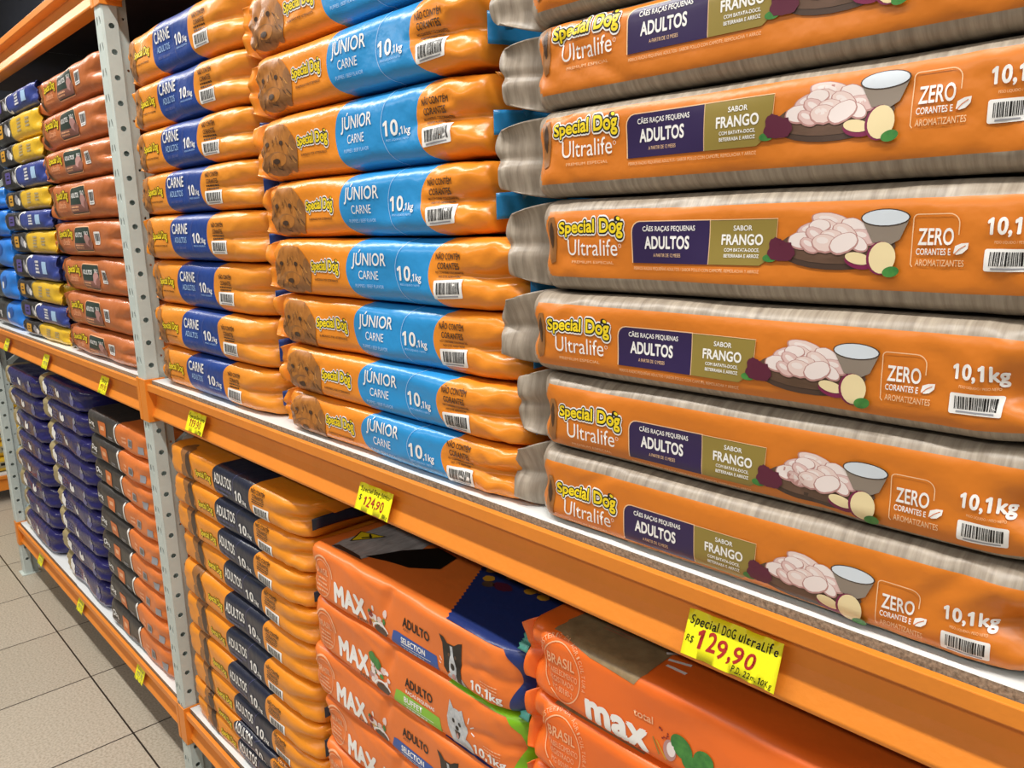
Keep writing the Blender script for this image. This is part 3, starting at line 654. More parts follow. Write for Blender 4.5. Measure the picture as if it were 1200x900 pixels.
def art_charcoal():
    return [('brand_logo', [text('Dog', -.230, -.180, -.004, .016, I_W, 2, .02)] + lines(-.23, -.18, -.018, 1, .01, .004, I_SILV, 2, 3)),
            ('variety_panel', [poly(rrect(-.140, -.080, -.026, .020, .006), I_ORSQ, 1), rect(-.125, -.095, -.008, .006, I_TINT, 2)] + lines(-.055, -.01, -.020, 2, .008, .005, I_SILV, 2, 6)),
            ('panel_print', [stroke([(.030 - .016 * math.cos(a), .034 * math.sin(a)) for a in np.linspace(-1.5, 1.3, 12)], .011, I_W, 2)] + lines(.07, .11, .0, 2, .012, .007, I_TINT, 2, 2)),
            ('weight_print', [rect(.120, .152, -.016, .008, I_SILV, 2), rect(.125, .147, -.012, .004, I_CHA2, 3)]), ('barcode', [rect(.205, .235, -.020, .002, I_SILV, 2)])]
I_CHA2 = ink('smoke_grey_ink', '6A655F')
def art_max(v, topart=False):
    A = [('registry_seal', seal_art(-.246, -.004, .030, .036, I_TINT, False)),
         ('brand_logo', [text('MAX', -.203, -.098, -.034, .040, I_W, 2, .055, shear=-.06), text('sele', -.130, -.095, -.044, .010, I_BOARD, 2, .0, shear=.3)])]
    g = []
    rr = random.Random(4)
    for k in range(26):
        g.append(ell(-.060 + rr.uniform(-.030, .026), -.022 + rr.uniform(-.014, .020), rr.uniform(.003, .008), rr.uniform(.003, .007), rr.choice((I_CHK1, I_RED, I_CHK3, I_DGRN, I_GOLD) if v == 's' else (I_DGRN, I_CHK3, I_CHK1, I_CHK2)), 1 + k * .15, jag=.3, seed=k))
    g += [ell(-.052, -.038, .020, .008, I_BOARD2, 5), stroke(arc(-.052, -.038, .024, .012, 15, 185, 16), .0035, I_W, 6)]
    if v == 'b': g += [ell(-.085, .008, .012, .010, I_DGRN, 5, jag=.2), ell(-.070, .002, .012, .010, I_DGRN, 6, jag=.2)]
    A.append(('food_picture', g))
    A.append(('variety_print', [text('ADULTO', .014, .088, -.003, .0165, I_K, 2, .03), text('ADULT', .016, .034, -.0095, .0042, I_BOARD2, 2, .0)] + ([text('RAÇAS PEQUENAS', .016, .092, -.0150, .0060, I_W, 2, .02)] if v == 'b' else [])))
    bm_ = I_BLUE if v == 's' else I_GREEN
    A.append(('flavour_banner', [poly([(-.022, -.046), (.108, -.046), (.104, -.021), (-.002, -.018), (-.012, -.020)], bm_, 1), text('SELECTION' if v == 's' else 'BUFFET', .010, .074 if v == 's' else .060, -.0335, .0105, I_W, 2, .03), stroke([(.010, -.0375), (.088, -.0375)], .0008, I_W, 2)] + lines(.010, .085, -.0430, 1, .004, .0028, I_LB if v == 's' else I_W, 2, 2)))
    if v == 's':
        d = [ell(.152, -.040, .022, .018, I_FURW, 1, jag=.1), poly([(.122, -.022), (.122, .018), (.116, .032), (.126, .030), (.134, .022), (.150, .023), (.160, .030), (.170, .034), (.167, .018), (.164, -.012), (.166, -.040), (.156, -.036), (.150, -.020), (.136, -.022), (.132, -.030)], I_K, 2),
             poly([(.140, .020), (.146, .020), (.147, .004), (.154, -.012), (.153, -.024), (.144, -.028), (.136, -.024), (.135, -.012), (.141, .004)], I_FURW, 3), ell(.1445, -.014, .005, .006, I_K, 4), ell(.147, -.030, .004, .005, I_CHK2, 4), ell(.137, .004, .0025, .003, I_BOARD, 4), ell(.152, .004, .0025, .003, I_BOARD, 4)]
    else:
        d = [ell(.148, -.006, .024, .030, I_FURW, 1, jag=.12, seed=2), ell(.160, -.038, .026, .020, I_FURW, 1, jag=.12, seed=3), poly([(.128, .010), (.134, .036), (.146, .018)], I_FURW, 2), poly([(.150, .020), (.162, .028), (.170, .006)], I_FURW, 2), ell(.141, .002, .003, .004, I_K, 3), ell(.155, .0, .003, .004, I_K, 3), ell(.148, -.009, .004, .004, I_K, 3), poly([(.142, -.014), (.156, -.014), (.152, -.026), (.146, -.026)], I_DARKB, 3), ell(.149, -.022, .003, .005, I_CHK2, 4),
             stroke([(.176, .012), (.180, .024)], .002, I_W, 2), stroke([(.180, .006), (.189, .012)], .002, I_W, 2), stroke([(.181, -.002), (.189, -.004)], .002, I_W, 2)]
    if v == 's': d += [stroke([(.112, -.008), (.117, -.014)], .0016, I_W, 2), stroke([(.110, -.018), (.115, -.020)], .0016, I_W, 2)]
    d = [(P_ + np.array([0., -.008]), F_, m_, l_) for P_, F_, m_, l_ in d]
    A.append(('printed_dog', d))
    t0 = .040 + .0236 - .015; ma = M_DKB if v == 's' else M_GRN; P = []
    yb = .30 if topart else .08; ns = 60 if topart else 16
    for k in range(ns + 1):
        y = .003 + yb * k / ns; P.append((.130 - y * .62 + (.0022 if k % 2 else -.0022), t0 + y))
    P += [(.289, t0 + yb)] + [(.289, q) for q in np.linspace(t0 + yb, -.058, 12)[1:]] + [(.268, -.058)] + [(.270 + .008 * math.sin(q * 60 + 1), q) for q in np.linspace(-.05, t0 - .022, 14)] + [(.262, t0 - .010), (.252, t0 + .001)]
    A.append(('colour_panel', [poly(P, ma, 2)]))
    A.append(('weight_print', [text('10,1', .186, .226, -.039, .0155, I_W, 2, .03), text('kg', .229, .252, -.039, .0135, I_W, 2, .03)] + lines(.208, .245, -.018, 3, .005, .0018, I_TINT, 2, 4)))
    if topart:
        t0 = .040 + .0236 - .015     # skin coordinate of the front top edge line; add depth in y
        T = lambda pts: [(x, t0 + y) for x, y in pts]
        A.append(('printed_dog_coat', [poly(T([(-.245, .020), (-.255, .05), (-.262, .20), (-.12, .24), (-.08, .21), (-.115, .15), (-.10, .11), (-.150, .055), (-.155, .028)]), M_FURG, 1),
            poly(T([(-.160, .040), (-.115, .055), (-.06, .065), (-.015, .10), (-.030, .15), (-.09, .155), (-.13, .10)]), I_K, 2), poly(T([(-.248, .022), (-.150, .026), (-.17, .034), (-.24, .034)]), I_BOARD2, 2)]))
        A.append(('hazard_triangle', [poly(T([(-.240, .056), (-.205, .118), (-.268, .098)]), I_K, 3), poly(T([(-.2395, .061), (-.210, .114), (-.263, .097)]), I_Y, 4), stroke(T([(-.236, .080), (-.226, .098)]), .005, I_K, 5), stroke(T([(-.240, .102), (-.222, .092)]), .004, I_K, 5)]))
        A.append(('kibble_print', [ell(x, t0 + y, .011, .010, I_GOLD, 4, jag=.2, seed=i) for i, (x, y) in enumerate(((.075, .135), (.10, .165), (.055, .16), (.160, .15), (.175, .165), (.15, .175), (.19, .15)))] + [ell(.115, t0 + .13, .020, .012, I_BEET, 4, jag=.2), ell(.09, t0 + .12, .012, .010, I_BOARD, 4)]))
    return A
def art_total(topart=False):
    A = [('registry_seal', seal_art(-.238, .002, .0335, .042, I_TINT, True)),
         ('brand_logo', [text('max', -.196, -.094, -.0390, .0400, I_W, 2, .048, shear=-.12), text('total', -.118, -.090, -.0005, .0100, I_TINT, 2, .02), text('vita', -.150, -.100, -.050, .016, I_RED, 1, .0, shear=.2)]),
         ('food_picture', [ell(-.050, -.010, .016, .013, I_DGRN, 3, rot=-.6), ell(-.020, -.012, .014, .012, I_DGRN, 4, rot=.6), ell(-.036, -.024, .013, .010, I_DGRN, 3), ell(-.066, -.022, .009, .013, I_CHK2, 2), ell(-.064, -.020, .006, .009, I_CHK3, 3), stroke([(-.085, -.018), (-.070, -.036)], .002, I_GOLD, 2), stroke([(-.090, -.016), (-.080, -.034)], .0016, I_OLI, 2)] + [ell(-.075 + .006 * math.cos(k * 2.4), -.006 + .006 * math.sin(k * 1.9), .0013, .0013, I_RED, 2, n=8) for k in range(9)]),
         ('variety_print', [text('ADULTO', .060, .140, -.006, .018, I_K, 2, .03)])]
    if topart:
        t0 = .036 + .0283 - .018
        T = lambda pts: [(x, t0 + y) for x, y in pts]
        A.append(('printed_dog_coat', [poly(T([(-.262, .040), (-.245, .008), (-.19, -.004), (-.118, -.008), (-.108, .01), (-.112, .08), (-.14, .18), (-.24, .2)]), M_FURB, 1)] + [stroke(T([(-.215 + .002 * i, .062 - .007 * i), (-.170 + .002 * i, .062 - .006 * i)]), .0016, I_ROSE, 2) for i in range(2)] + [poly(T([(-.205, .105), (-.135, .098), (-.18, .16)]), I_OLI, 2)]))
        A.append(('whisker_print', [stroke(T([(-.118, .062), (-.095, .080)]), .005, I_W, 2), stroke(T([(-.108, .052), (-.080, .060)]), .005, I_W, 2), stroke(T([(-.102, .040), (-.074, .040)]), .005, I_W, 2)]))
    return A

# ------------------------------------------------------------------ bag kinds
ART = {}
def art(key, fn, step=(0.009, 0.006)):
    if key not in ART: ART[key] = [(n, conform(it, step)) for n, it in fn()]
    return ART[key]
def place(root, xc, yf, b, z, rz): root.location = (xc, yf + b, z); root.rotation_euler = (0, 0, rz)
def mk_ultra(h, seed, crz, sh, wl=.06):
    rnd = random.Random(seed); root = empty('dog_food_bag', (0, 0, 0))
    sk = Skin(.560, .19, h, h * .48, seed, tL=.042, tR=.05, cL=.046, cR=.018, kL=.04, kR=.10, vL=.016, vR=.030, lump=.0008, wr=.0020, ncr=7, crz=crz, sh=sh, ax=-.025)
    # the artwork is measured from a point 25 mm to the left of the bag's middle
    hi, lo = .0365 + sh * .35, -.0375 + sh * .35
    def mf(x, q):
        edge = -.266 + .018 * min(1, abs(q / .036)) ** 2
        return 1 if (q > hi or q < lo or x < edge) else 0
    sk.body('bag_body', [-.258, -.252], [hi, lo], mf, [M_ORU, M_BEI], root, dx=.0062, ds=.0042)
    for n, cf in art('ultra', art_ultra, (.008, .005)): sk.decal(n, cf, root, d0=.0007 if n == 'food_picture' else .0005)
    ph, a1 = rnd.uniform(0, 6), rnd.uniform(.9, 1.12)
    def wing(u, v):
        p = 2 * v - 1; t = wl * a1 * (.80 + .22 * math.cos(1.25 * p + .35 * math.sin(ph)) + .07 * math.sin(5 * p + ph))
        k = 1 - .50 * u ** 1.6 * abs(p) ** 4
        return (-.263 - t * u, -.19 + .056 * (1 - u) ** 1.5 + .010 * u + .007 * math.exp(-(p / .15) ** 2) * (.4 + .6 * u) + .004 * math.sin(4 * p + ph) * u, h + p * h * (1.0 - .03 * u) * k ** .5)
    sheet('end_seal', wing, 7, 30, M_BEI, root)
    seal_wing(sk, M_BEI, root, rnd, wl=.014, left=False, yroot=.03, ytip=.03)
    return root, sk
def mk_special(kind, h, seed, fine=True, short=False):
    rnd = random.Random(seed); root = empty('dog_food_bag', (0, 0, 0)); p = dict(junior=(.645, M_ORJ, M_BLU, -.045, .164, .032), carne=(.590, M_ORC, M_NAV, -.100, .098, .032), adult=(.665, M_ORA, M_BKN, -.078, .118, .020))[kind]
    L, mo, mp_, x0, x1, bow = p
    if short: L = .600
    if kind == 'adult': sk = Skin(L, .19, h, h * .50, seed, tL=.035, tR=.085, cL=.014, cR=.024, kL=.06, kR=.06, vL=.0, vR=.02, crease=(L * .25, .006), bow=bow, lump=.001, wr=.0022, ncr=6, ax=.0065)
    else: sk = Skin(L, .19, h, h * .52, seed, tL=.06, tR=.085, cL=.034, cR=.026, kL=.10, kR=.06, vL=.0, vR=.018, crease=((.100 if kind == 'carne' else .165) + rnd.uniform(-.01, .02), .0095), bow=bow, lump=.0010, wr=.0024 if kind == 'carne' else .0036, ncr=8 if kind == 'carne' else 13, ax=-.012 if kind == 'carne' else .0165 if short else -.006)
    x0 += sk.ax; x1 += sk.ax
    sk.body('bag_body', [x0, x1], [], lambda x, q: 1 if x0 < x < x1 else 0, [mo, mp_], root, dx=.0075 if fine else .013, ds=.0045 if fine else .006)
    for n, cf in art(kind, lambda: art_special(kind), (.010, .006)): sk.decal(n, cf, root, d0=.0006, bow=(n == 'panel_divider'))
    seal_wing(sk, mo, root, rnd, wl=dict(junior=.034, carne=.012, adult=.016)[kind])
    end_fold(sk, mo, mp_, root, rnd)
    return root, sk
def mk_brown(h, seed):
    rnd = random.Random(seed); root = empty('dog_food_bag', (0, 0, 0))
    sk = Skin(.645, .19, h, h * .66, seed, ax=.022, tL=.06, tR=.10, cL=.03, cR=.03, kL=.10, kR=.18, vR=.02, crease=(.16, .006), lump=.0012, wr=.0035, ncr=8)
    sk.body('bag_body', [], [], lambda x, q: 0, [M_ORB], root, dx=.012, ds=.006)
    for n, cf in art('brown', art_brown, (.016, .008)): sk.decal(n, cf, root, d0=.0008)
    seal_wing(sk, M_ORB, root, rnd, wl=.034); return root, sk
def mk_snack(c, h, seed):
    rnd = random.Random(seed); root = empty('dog_food_bag', (0, 0, 0)); mp_ = M_YEL if c == 'y' else M_VIO
    sk = Skin(.585, .17, h, h * .62, seed, tL=.04, tR=.06, cL=.02, cR=.02, kL=.1, kR=.12, vR=.014, bow=.02, lump=.0012, wr=.003)
    sk.body('bag_body', [-.040], [], lambda x, q: 1 if (x > -.04 and abs(q) < h * 1.9) else 0, [M_BLK, mp_], root, dx=.014, ds=.007)
    for n, cf in art('snack' + c, lambda: art_snack(c), (.02, .01)): sk.decal(n, cf, root, d0=.0008)
    seal_wing(sk, mp_, root, rnd, wl=.050, left=False, ytip=.004)
    return root, sk
def mk_lightblue(h, seed):
    rnd = random.Random(seed); root = empty('dog_food_bag', (0, 0, 0))
    sk = Skin(.50, .19, h, h * .66, seed, tR=.07, cR=.03, kR=.12, bow=.03, lump=.0012, wr=.003)
    sk.body('bag_body', [.02], [], lambda x, q: 1 if x > .02 else 0, [M_BLK, M_LBL], root, dx=.016, ds=.008)
    for n, cf in art('lb', art_lightblue, (.02, .01)): sk.decal(n, cf, root, d0=.0008)
    seal_wing(sk, M_LBL, root, rnd, wl=.015, left=False); return root, sk
def mk_navy(h, seed):
    rnd = random.Random(seed); root = empty('dog_food_bag', (0, 0, 0))
    sk = Skin(.51, .19, h, h * .62, seed, tL=.05, tR=.09, cL=.025, cR=.03, kL=.08, kR=.18, vR=.012, lump=.0014, wr=.004, ncr=9)
    sk.body('bag_body', [-.246, -.168], [], lambda x, q: 1 if -.246 < x < -.168 else 0, [M_NVP, M_GLD], root, dx=.012, ds=.006)
    for n, cf in art('navy', art_navy, (.016, .008)): sk.decal(n, cf, root, d0=.0008)
    seal_wing(sk, M_PAL, root, rnd, wl=.016, ytip=.016); return root, sk
def mk_charcoal(h, seed):
    rnd = random.Random(seed); root = empty('dog_food_bag', (0, 0, 0))
    sk = Skin(.54, .19, h, h * .55, seed, tL=.04, tR=.07, cL=.015, cR=.02, kL=.06, kR=.1, vR=.012, bow=.015, lump=.001, wr=.0022)
    sk.body('bag_body', [.020], [], lambda x, q: 1 if x > .02 else 0, [M_CHA, M_ORD], root, dx=.012, ds=.006)
    for n, cf in art('charcoal', art_charcoal, (.016, .008)): sk.decal(n, cf, root, d0=.0008)
    seal_wing(sk, M_CHA, root, rnd, wl=.015); return root, sk
def mk_max(v, h, seed, top=False):
    rnd = random.Random(seed); root = empty('dog_food_bag', (0, 0, 0)); ma = M_DKB if v == 's' else M_GRN
    sk = Skin(.585, .19, h, .015, seed, tL=.035, tR=.075, cL=.014, cR=.050, kL=.04, kR=.10, vL=.004, vR=.006, crease=(.20, .004), lump=.0011, wr=.0020, ncr=7, crz=[(-.03, .030, 1.2, .035, .010, -.006), (.21, .0, .25, .05, .006, -.0035), (-.14, .045, -.2, .08, .006, -.002)])
    fz = sk.F + sk.A * .5
    def mf(x, q):
        lim = .128 - (q - fz) * .66 + .004 * math.sin(q * 330)
        return 0
    sk.body('bag_body', [], [fz], mf, [M_ORM, ma], root, dx=.0065, ds=.0045)
    for n, cf in art('max' + v + str(int(top)), lambda: art_max(v, top), (.009, .006)): sk.decal(n, cf, root)
    seal_wing(sk, M_ORM, root, rnd, wl=.012, yroot=.03, ytip=.02); seal_wing(sk, ma, root, rnd, wl=.018, left=False, yroot=.07, ytip=.05)
    return root, sk
def mk_total(h, seed, top=False):
    rnd = random.Random(seed); root = empty('dog_food_bag', (0, 0, 0))
    sk = Skin(.60, .20, h, .018, seed, tL=.045, tR=.08, cL=.012, cR=.04, kL=.03, kR=.10, vL=.022, vR=.006, lump=.0009, wr=.0016, ncr=6, crz=[(-.285, .02, 1.3, .05, .007, -.006), (-.262, -.01, -1.2, .04, .006, -.003)])
    def mf(x, q): return 1 if (.022 < q - (sk.F + sk.A - .03) < .05 and -.26 < x < -.11) else 0
    sk.body('bag_body', [-.26, -.11], [], mf, [M_ORT, M_FURB], root, dx=.0065, ds=.0045)
    for n, cf in art('total' + str(int(top)), lambda: art_total(top), (.008, .005)): sk.decal(n, cf, root)
    seal_wing(sk, M_ORT, root, rnd, wl=.030, yroot=.040, ytip=.012, name='end_fold')
    zz = sk.h
    def teal(u, v): return (-sk.L / 2 - .018 - .020 * u + (.004 if int(v * 12) % 2 and u > .9 else 0), -sk.b + .016 + .02 * v, zz + zz * (-.20 + .5 * v) + .003 * math.sin(v * 9))
    sheet('end_seal', teal, 4, 12, M_TEA, root)
    return root, sk

ORD = ['lowest', 'second from the bottom', 'third from the bottom', 'fourth from the bottom', 'fifth from the bottom', 'sixth from the bottom', 'seventh from the bottom', 'eighth from the bottom', 'ninth from the bottom', 'tenth from the bottom', 'eleventh from the bottom']
def ordn(i, n): return 'topmost' if i == n - 1 else ORD[i]
YF = 0.023
CZ = 1.536
def fwd(zs, yf=.023): return [zs[0]] + [CZ + (z - CZ) * (.64 + yf) / .67 for z in zs[1:]]
def fx(x, yf=.023): return x * (.64 + yf) / .67
def stack(zs, mk, xs, label, group, b=.19, dy=None, top_name=True, seed0=0, yaw=.012, yf=.023):
    """zs: boundaries from bottom to top"""
    zs = fwd(zs, yf); n = len(zs) - 1
    for i in range(n):
        h = (zs[i + 1] - zs[i]) / 2 * .985; rr = random.Random(seed0 + i)
        root, sk = mk(i, h, seed0 + i)
        place(root, fx(xs[i], yf), yf + (dy[i] if dy else rr.uniform(-.005, .003)), sk.b, zs[i] + .0008, rr.uniform(-yaw, yaw)); root.scale = ((.64 + yf) / .67, 1, 1)
        tag(root, f'{label}, {ordn(i, n) if top_name else ORD[i]} of its stack', 'bag', group)
def shared(zs, protos, xs, label, group, seed0, hp, kinds=None, yaw=.012, yoff=0.0):
    """stack of copies: protos = list of prototype makers built once each"""
    zs = fwd(zs); n = len(zs) - 1; made = {}
    for i in range(n):
        h = (zs[i + 1] - zs[i]) / 2 * .985; rr = random.Random(seed0 + i)
        key = kinds[i] if kinds else i % len(protos)
        if key not in made:
            root, sk = protos[key](hp, seed0 + 50 + i); made[key] = (root, sk)
        else: root = copy_tree(made[key][0]); sk = made[key][1]
        place(root, fx(xs[i] if not isinstance(xs, (int, float)) else xs), YF + yoff + rr.uniform(-.006, .004), sk.b, zs[i] + .0008, rr.uniform(-yaw, yaw))
        root.scale = (.99, 1, h / hp)
        lab = label[key] if kinds else label
        if kinds: lab = f'{lab}, {ordn(i, n)} of the mixed stack'
        else: lab = f'{lab}, {ordn(i, n)} of its stack'
        tag(root, lab, 'bag', group)

ZM = ZB[1] + .0945; ZL = ZB[0] + .0945
# nearest stack, middle shelf
zu = [ZM + .001, 1.263, 1.358, 1.457, 1.565, 1.665, 1.757, 1.857]
xu = [-.430, -.426, -.440, -.4265, -.435, -.4335, -.442]
cru = [[(.268, -.003, .15, .026, .006, -.008), (.262, .02, -.7, .03, .007, .003)], [(-.16, .043, .5, .03, .006, -.002)], [(.270, -.006, .3, .022, .006, -.008), (.258, .03, -.9, .035, .007, -.004), (-.2, .035, .5, .05, .006, .002)], [(-.05, .043, .1, .06, .006, -.002), (.2, .045, .1, .05, .006, -.002)], [(-.20, .04, .6, .04, .006, .002)], [(-.2, .035, .8, .04, .006, -.003)], []]
stack(zu, lambda i, h, s: mk_ultra(h, s, cru[i], (-.012, -.009, -.002, .006, .010, .016, .0)[i], (.054, .054, .060, .068, .068, .066, .066)[i]), [x + .025 for x in xu], 'orange bag with beige edges and chicken picture', 'orange and beige bags of the nearest stack', seed0=100, yaw=.004, yf=.019)
# junior
zj = [ZM + .001, 1.246, 1.330, 1.423, 1.522, 1.621, 1.731, 1.832, 1.935]
xj_ = [-1.030, -1.032, -1.044, -1.044, -1.053, -1.062, -1.060, -1.075]
xj = [x + (.006 if i < 4 else -.0165) for i, x in enumerate(xj_)]
stack(zj, lambda i, h, s: mk_special('junior', h, s, True, i >= 4), xj, 'orange bag with a sky-blue middle band', 'orange and sky-blue bags', seed0=200)
# carne
zc = [ZM + .001, 1.265, 1.368, 1.474, 1.577, 1.671, 1.767, 1.867, 1.977]
xc = [-1.712, -1.713, -1.716, -1.712, -1.712, -1.710, -1.706, -1.712]
stack(zc, lambda i, h, s: mk_special('carne', h, s, False), xc, 'orange bag with a royal-blue middle band', 'orange and royal-blue bags', seed0=300, yaw=.008)
# brown-orange
zb = [ZM + .001, 1.258, 1.364, 1.473, 1.578, 1.692, 1.787, 1.893, 1.996]
shared(zb, [mk_brown] * 3, [-2.492 + d for d in (0, -.004, .004, -.006, .006, 0, -.008, -.004)], 'rust-orange bag with a dark green label', 'rust-orange bags left of the middle post', 400, .0525)
# yellow / blue mixed stack
zy = [ZM + .001, 1.231, 1.305, 1.383, 1.474, 1.553, 1.622, 1.696, 1.777, 1.850, 1.938, 2.010]
shared(zy, {'y': lambda h, s: mk_snack('y', h, s), 'b': lambda h, s: mk_snack('b', h, s)}, [-3.165 + .012 * math.sin(i * 2.1) for i in range(11)], {'y': 'black bag with a yellow end panel', 'b': 'black bag with a violet-blue end panel'}, 'black bags with coloured ends', 500, .038, kinds=['y', 'b', 'y', 'b', 'y', 'b', 'y', 'b', 'y', 'y', 'b'])
shared([ZM + .001, 1.285, 1.412, 1.533, 1.640, 1.723], [mk_lightblue] * 2, -3.735, 'bright blue and black bag by the far post', 'bright blue bags', 600, .060)
# lower shelf
n = 8; shared([ZL + .001 + (1.0 - ZL) * i / n for i in range(n + 1)], [mk_navy] * 3, [-3.690 + .009 * i - .030 + .006 * math.sin(i * 1.7) for i in range(n)], 'navy bag with gold band beside the far post', 'navy bags beside the far post', 700, .046)
n = 9; shared([ZL + .001 + (1.035 - ZL) * i / n for i in range(n + 1)], [mk_navy] * 3, [-3.050 + .008 * math.sin(i * 2.3) for i in range(n)], 'navy bag with gold band beside the charcoal bags', 'navy bags beside the charcoal bags', 740, .043)
n = 9; shared([ZL + .001 + (.990 - ZL) * i / n for i in range(n + 1)], [mk_charcoal] * 3, [-2.465 + .006 * math.sin(i * 1.9) for i in range(n)], 'charcoal bag with an orange end', 'charcoal and orange bags', 780, .041)
za = [ZL + .001, .305, .352, .430, .515, .607, .700, .782, .860, .938, 1.018]
xa_ = [-1.650, -1.652, -1.645, -1.650, -1.645, -1.640, -1.632, -1.642, -1.634, -1.628]
stack(za, lambda i, h, s: mk_special('adult', h, s, False), [x - .0315 for x in xa_], 'orange bag with a blue-black middle band', 'orange and blue-black bags', seed0=800)
zx = [ZL + .001, .336, .430, .525, .627, .730, .840, .947]
kx = ['s', 's', 's', 's', 's', 'b', 's']; xx = [-1.01, -1.01, -1.01, -1.005, -1.030, -1.008, -1.008]
stack(zx, lambda i, h, s: mk_max(kx[i], h, s, top=(i == 6)), xx, 'bright orange bag with white capital letters', 'bright orange bags with a printed dog', seed0=900, yaw=.004, dy=[0, 0, 0, .004, .002, 0, 0])
zt = [ZL + .001, .365, .475, .582, .690, .797, .905, 1.012]
stack(zt, lambda i, h, s: mk_total(h, s, top=(i == 6)), [-.398] * 7, 'bright orange bag with white lowercase letters', 'bright orange bags at the near end', seed0=950, yaw=.004, b=.20)

# small dark bag lying on the orange bags, teal serrated end
def small_bag():
    root = empty('dog_food_bag', (-.155, .200, 1.0135)); root.rotation_euler = (0, 0, .1)
    sk = Skin(.20, .08, .024, .018, 31, tL=.04, tR=.05, cL=.02, cR=.02, kL=.3, kR=.3)
    sk.body('bag_body', [], [], lambda x, q: 0, [M_MAR], root)
    sk.decal('label_print', conform([text('DOG', -.03, .03, -.006, .014, I_LIL, 2, .02)] + lines(-.03, .03, -.014, 1, .01, .003, I_LIL, 2, 2)), root)
    V, F = [], []
    def fn(u, v): return (-.085 - .045 * u + (.005 if int(round(v * 16)) % 2 and u > .9 else 0), -.078 + .15 * v, .024 + .004 * math.sin(u * 3 + v * 5))
    sheet('end_seal', fn, 5, 16, M_TEA, root)
    tag(root, 'small maroon bag with a teal serrated end lying on the orange bags', 'bag')
small_bag()

# ------------------------------------------------------------------ price tags
I_PEN = ink('black_marker', '1A1A16', 0.6); I_PENR = ink('red_marker', 'B3261E', 0.6)
def pen(txt, x0, x1, s0, cap, m, seed, bold=.006, drop=0.0):
    """hand-written line: single characters with uneven size and tilt"""
    r = random.Random(seed); wd = {'i': .45, 'l': .5, ',': .35, '.': .35, ' ': .5, '1': .7, 'm': 1.3, 'I': .5}; tot = sum(wd.get(c, 1) for c in txt); un = (x1 - x0) / tot; x = x0; it = []
    for c in txt:
        w = un * wd.get(c, 1)
        if c != ' ':
            t = (x - x0) / (x1 - x0); it.append(text(c, x + w * .08, x + w * .92, s0 + r.uniform(-.06, .06) * cap - drop * t, cap * r.uniform(.88, 1.12), m, 1, bold, shear=.18, rot=r.uniform(-.1, .12)))
        x += w
    return it
def price_tag(x, z, w, hh, rows, label, tilt=0.0, zb=ZB[1], seed=1):
    d = z - zb; h = .087
    yb = .010
    root = empty('price_tag', (x, yb - .003, z)); root.rotation_euler = (math.radians(-20), tilt, 0)
    r = random.Random(seed); P = []
    n = 12
    edge = [(-w / 2 + w * k / n, hh / 2 + r.uniform(-.0006, .0006)) for k in range(n + 1)] + [(w / 2 - w * k / n, -hh / 2 + r.uniform(-.0007, .0007)) for k in range(n + 1)]
    bm = bmesh.new()
    V, F, MI, LY, mats = conform([poly(edge, M_TAG, 0)], (w / 8, hh / 4))
    curl = lambda x_, s_: -.0012 - .0022 * (2 * x_ / w) ** 2
    V3 = [(v[0], curl(v[0], v[1]), v[1]) for v in V]
    o = mesh_obj('tag_card', V3, F, mats, MI, root); sd = o.modifiers.new('card', 'SOLIDIFY'); sd.thickness = .0004; sd.offset = 0
    V, F, MI, LY, mats = conform([i for row in rows for i in row], (w / 8, hh / 4))
    mesh_obj('handwriting', [(v[0], curl(v[0], v[1]) - .0005, v[1]) for v in V], F, mats, MI, root)
    tag(root, label, 'price tag', 'yellow handwritten price tags')
w = .106; hh = .048
price_tag(-.376, ZB[1] + .033, w, hh, [pen('Special DOG ultraLife', -w * .47, w * .47, hh * .20, hh * .20, I_PEN, 3, .012), pen('R$', -w * .48, -w * .39, -hh * .20, hh * .17, I_PEN, 4), pen('129,90', -w * .36, w * .28, -hh * .27, hh * .40, I_PENR, 5, .02), pen('P.D. 22m. 10Kg', w * .04, w * .47, -hh * .45, hh * .13, I_PEN, 6)], 'large yellow handwritten price tag reading 129,90 below the beige-edged bags', tilt=.0)
w = .094; hh = .044
price_tag(-1.018, ZB[1] + .028, w, hh, [pen('Special Dog Júnior', -w * .45, w * .45, hh * .22, hh * .17, I_PEN, 13, .012), pen('$', -w * .45, -w * .37, -hh * .12, hh * .2, I_PEN, 14), pen('124,90', -w * .30, w * .30, -hh * .28, hh * .36, I_PENR, 15, .016), pen('10kg', w * .30, w * .46, -hh * .44, hh * .13, I_PEN, 16)], 'yellow handwritten price tag reading 124,90 below the sky-blue banded bags')
w = .095; hh = .046
price_tag(-1.735, ZB[1] + .034, w, hh, [pen('Special Dog Carne', -w * .45, w * .45, hh * .16, hh * .20, I_PEN, 23, .012), pen('119,90', -w * .36, w * .30, -hh * .24, hh * .34, I_PENR, 25, .006), pen('10kg', w * .22, w * .44, -hh * .42, hh * .13, I_PEN, 26)], 'yellow handwritten price tag below the royal-blue banded bags')
def small_tag(x, z, zb, label, s):
    w, hh = .070, .050
    price_tag(x, z, w, hh, [pen('Dog', -w * .35, w * .3, hh * .14, hh * .2, I_GTX if s % 2 else I_PEN, s), pen('119,90', -w * .38, w * .36, -hh * .26, hh * .3, I_GTX if s % 2 else I_PENR, s + 1)], label, zb=zb, seed=s)
small_tag(-2.405, ZB[1] + .031, ZB[1], 'small yellow price tag below the rust-orange bags', 40)
small_tag(-3.052, ZB[1] + .028, ZB[1], 'small yellow price tag below the black and yellow bags', 41)
small_tag(-3.654, ZB[1] + .030, ZB[1], 'small yellow price tag below the bright blue bags', 43)
small_tag(-2.415, ZB[0] + .030, ZB[0], 'small yellow price tag on the lowest beam below the charcoal bags', 45)
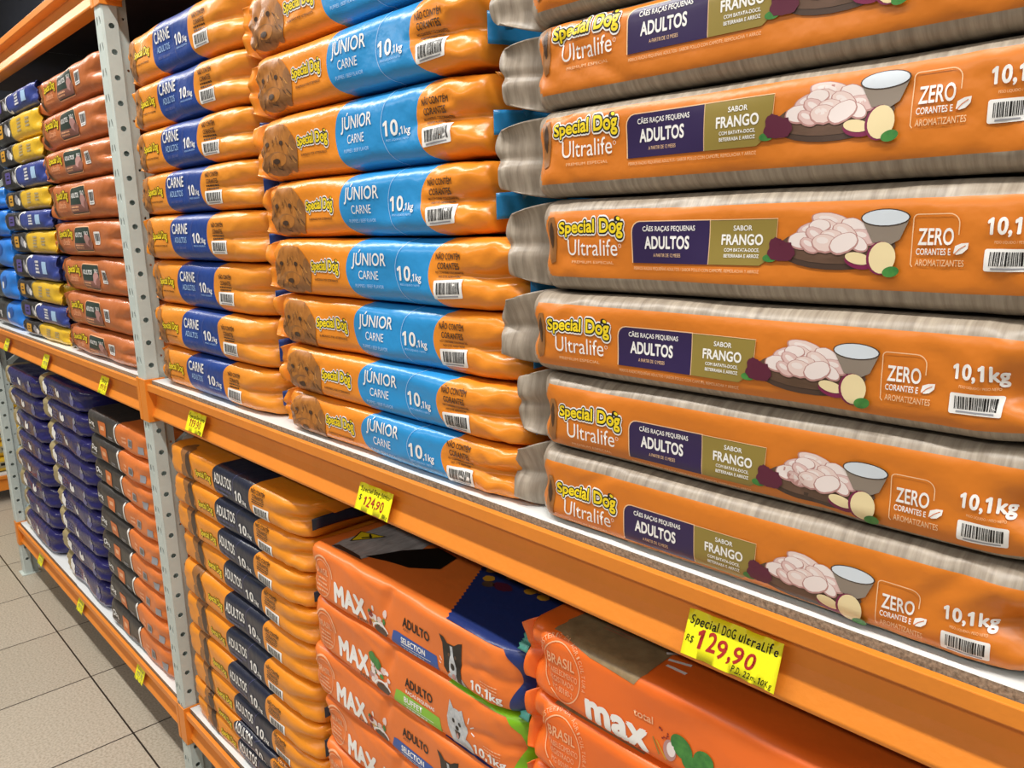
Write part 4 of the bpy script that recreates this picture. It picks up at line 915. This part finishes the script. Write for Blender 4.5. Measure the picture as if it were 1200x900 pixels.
small_tag(-3.054, ZB[0] + .030, ZB[0], 'small yellow price tag on the lowest beam below the navy bags next to charcoal ones', 47)
small_tag(-3.630, ZB[0] + .034, ZB[0], 'small yellow price tag on the lowest beam near the far post', 49)

# ------------------------------------------------------------------ another rack seen past the far post
def far_rack():
    X = -5.25
    b = MB(); b.prism([(a, c) for a, c in [(0.0, .157), (0.0, .139), (-.014, .135), (-.006, .07), (-.045, .07), (-.045, .157)]], -.75, .45, M_OR, axis='y'); o = b.build('shelf_beam', None, bevel=.001); o.location = (X, .2, 0); tag(o, 'orange beam of the distant rack past the far post', 'shelf beam')
    b = MB(); b.box(-.5, -.016, -.745, .445, .158, .172, M_WHT); o = b.build('shelf_board'); o.location = (X, .2, 0); tag(o, 'white shelf board under the yellow bags of the distant rack', 'shelf board')
    for y in (-.80, .45):
        b = MB(); b.box(-.05, 0, y, y + .05, 0, 2.2, M_GAL); o = b.build('rack_upright', None, bevel=.003); o.location = (X, .2, 0); tag(o, f'plain grey post on the {"left" if y < 0 else "right"} of the distant rack', 'rack post')
    for k in range(5):
        for j, yy in enumerate((.25, -.35)):
            r_, sk = (empty('dog_food_bag', (0, 0, 0)), Skin(.52, .18, .045, .032, 60 + k))
            sk.body('bag_body', [], [], lambda x, q: 0, [M_YEL], r_, dx=.03, ds=.012, far=True)
            sk.decal('label_print', conform([rect(-.12, .10, -.018, .018, I_GTX, 1), rect(-.08, .02, -.006, .010, I_K, 2)], (.03, .012)), r_, d0=.0008)
            r_.location = (X - .215, yy + .02 * math.sin(k), .173 + .0915 * k); r_.rotation_euler = (0, 0, math.pi / 2)
            tag(r_, f'plain yellow bag on the distant rack, {ordn(k, 5)} of its {"right" if j == 0 else "left"} stack', 'bag', 'yellow bags on the distant rack')
far_rack()

# ------------------------------------------------------------------ ceiling tube fixtures (above the frame)
M_FIX = mat('white_fixture_metal', 'E8E8E6', .5)
for i, lx in enumerate((-5.4, -3.6, -1.8, 0.0, 1.8)):
    r_ = empty('ceiling_light', (lx, -.66, 3.30)); tag(r_, 'white ceiling tube fixture hung over the aisle', 'ceiling light', 'tube fixtures over the aisle')
    b = MB(); b.prism([(-.09, .02), (-.06, .075), (.06, .075), (.09, .02), (.08, .02), (.05, .065), (-.05, .065), (-.08, .02)], -.75, .75, M_FIX); b.build('housing', r_)
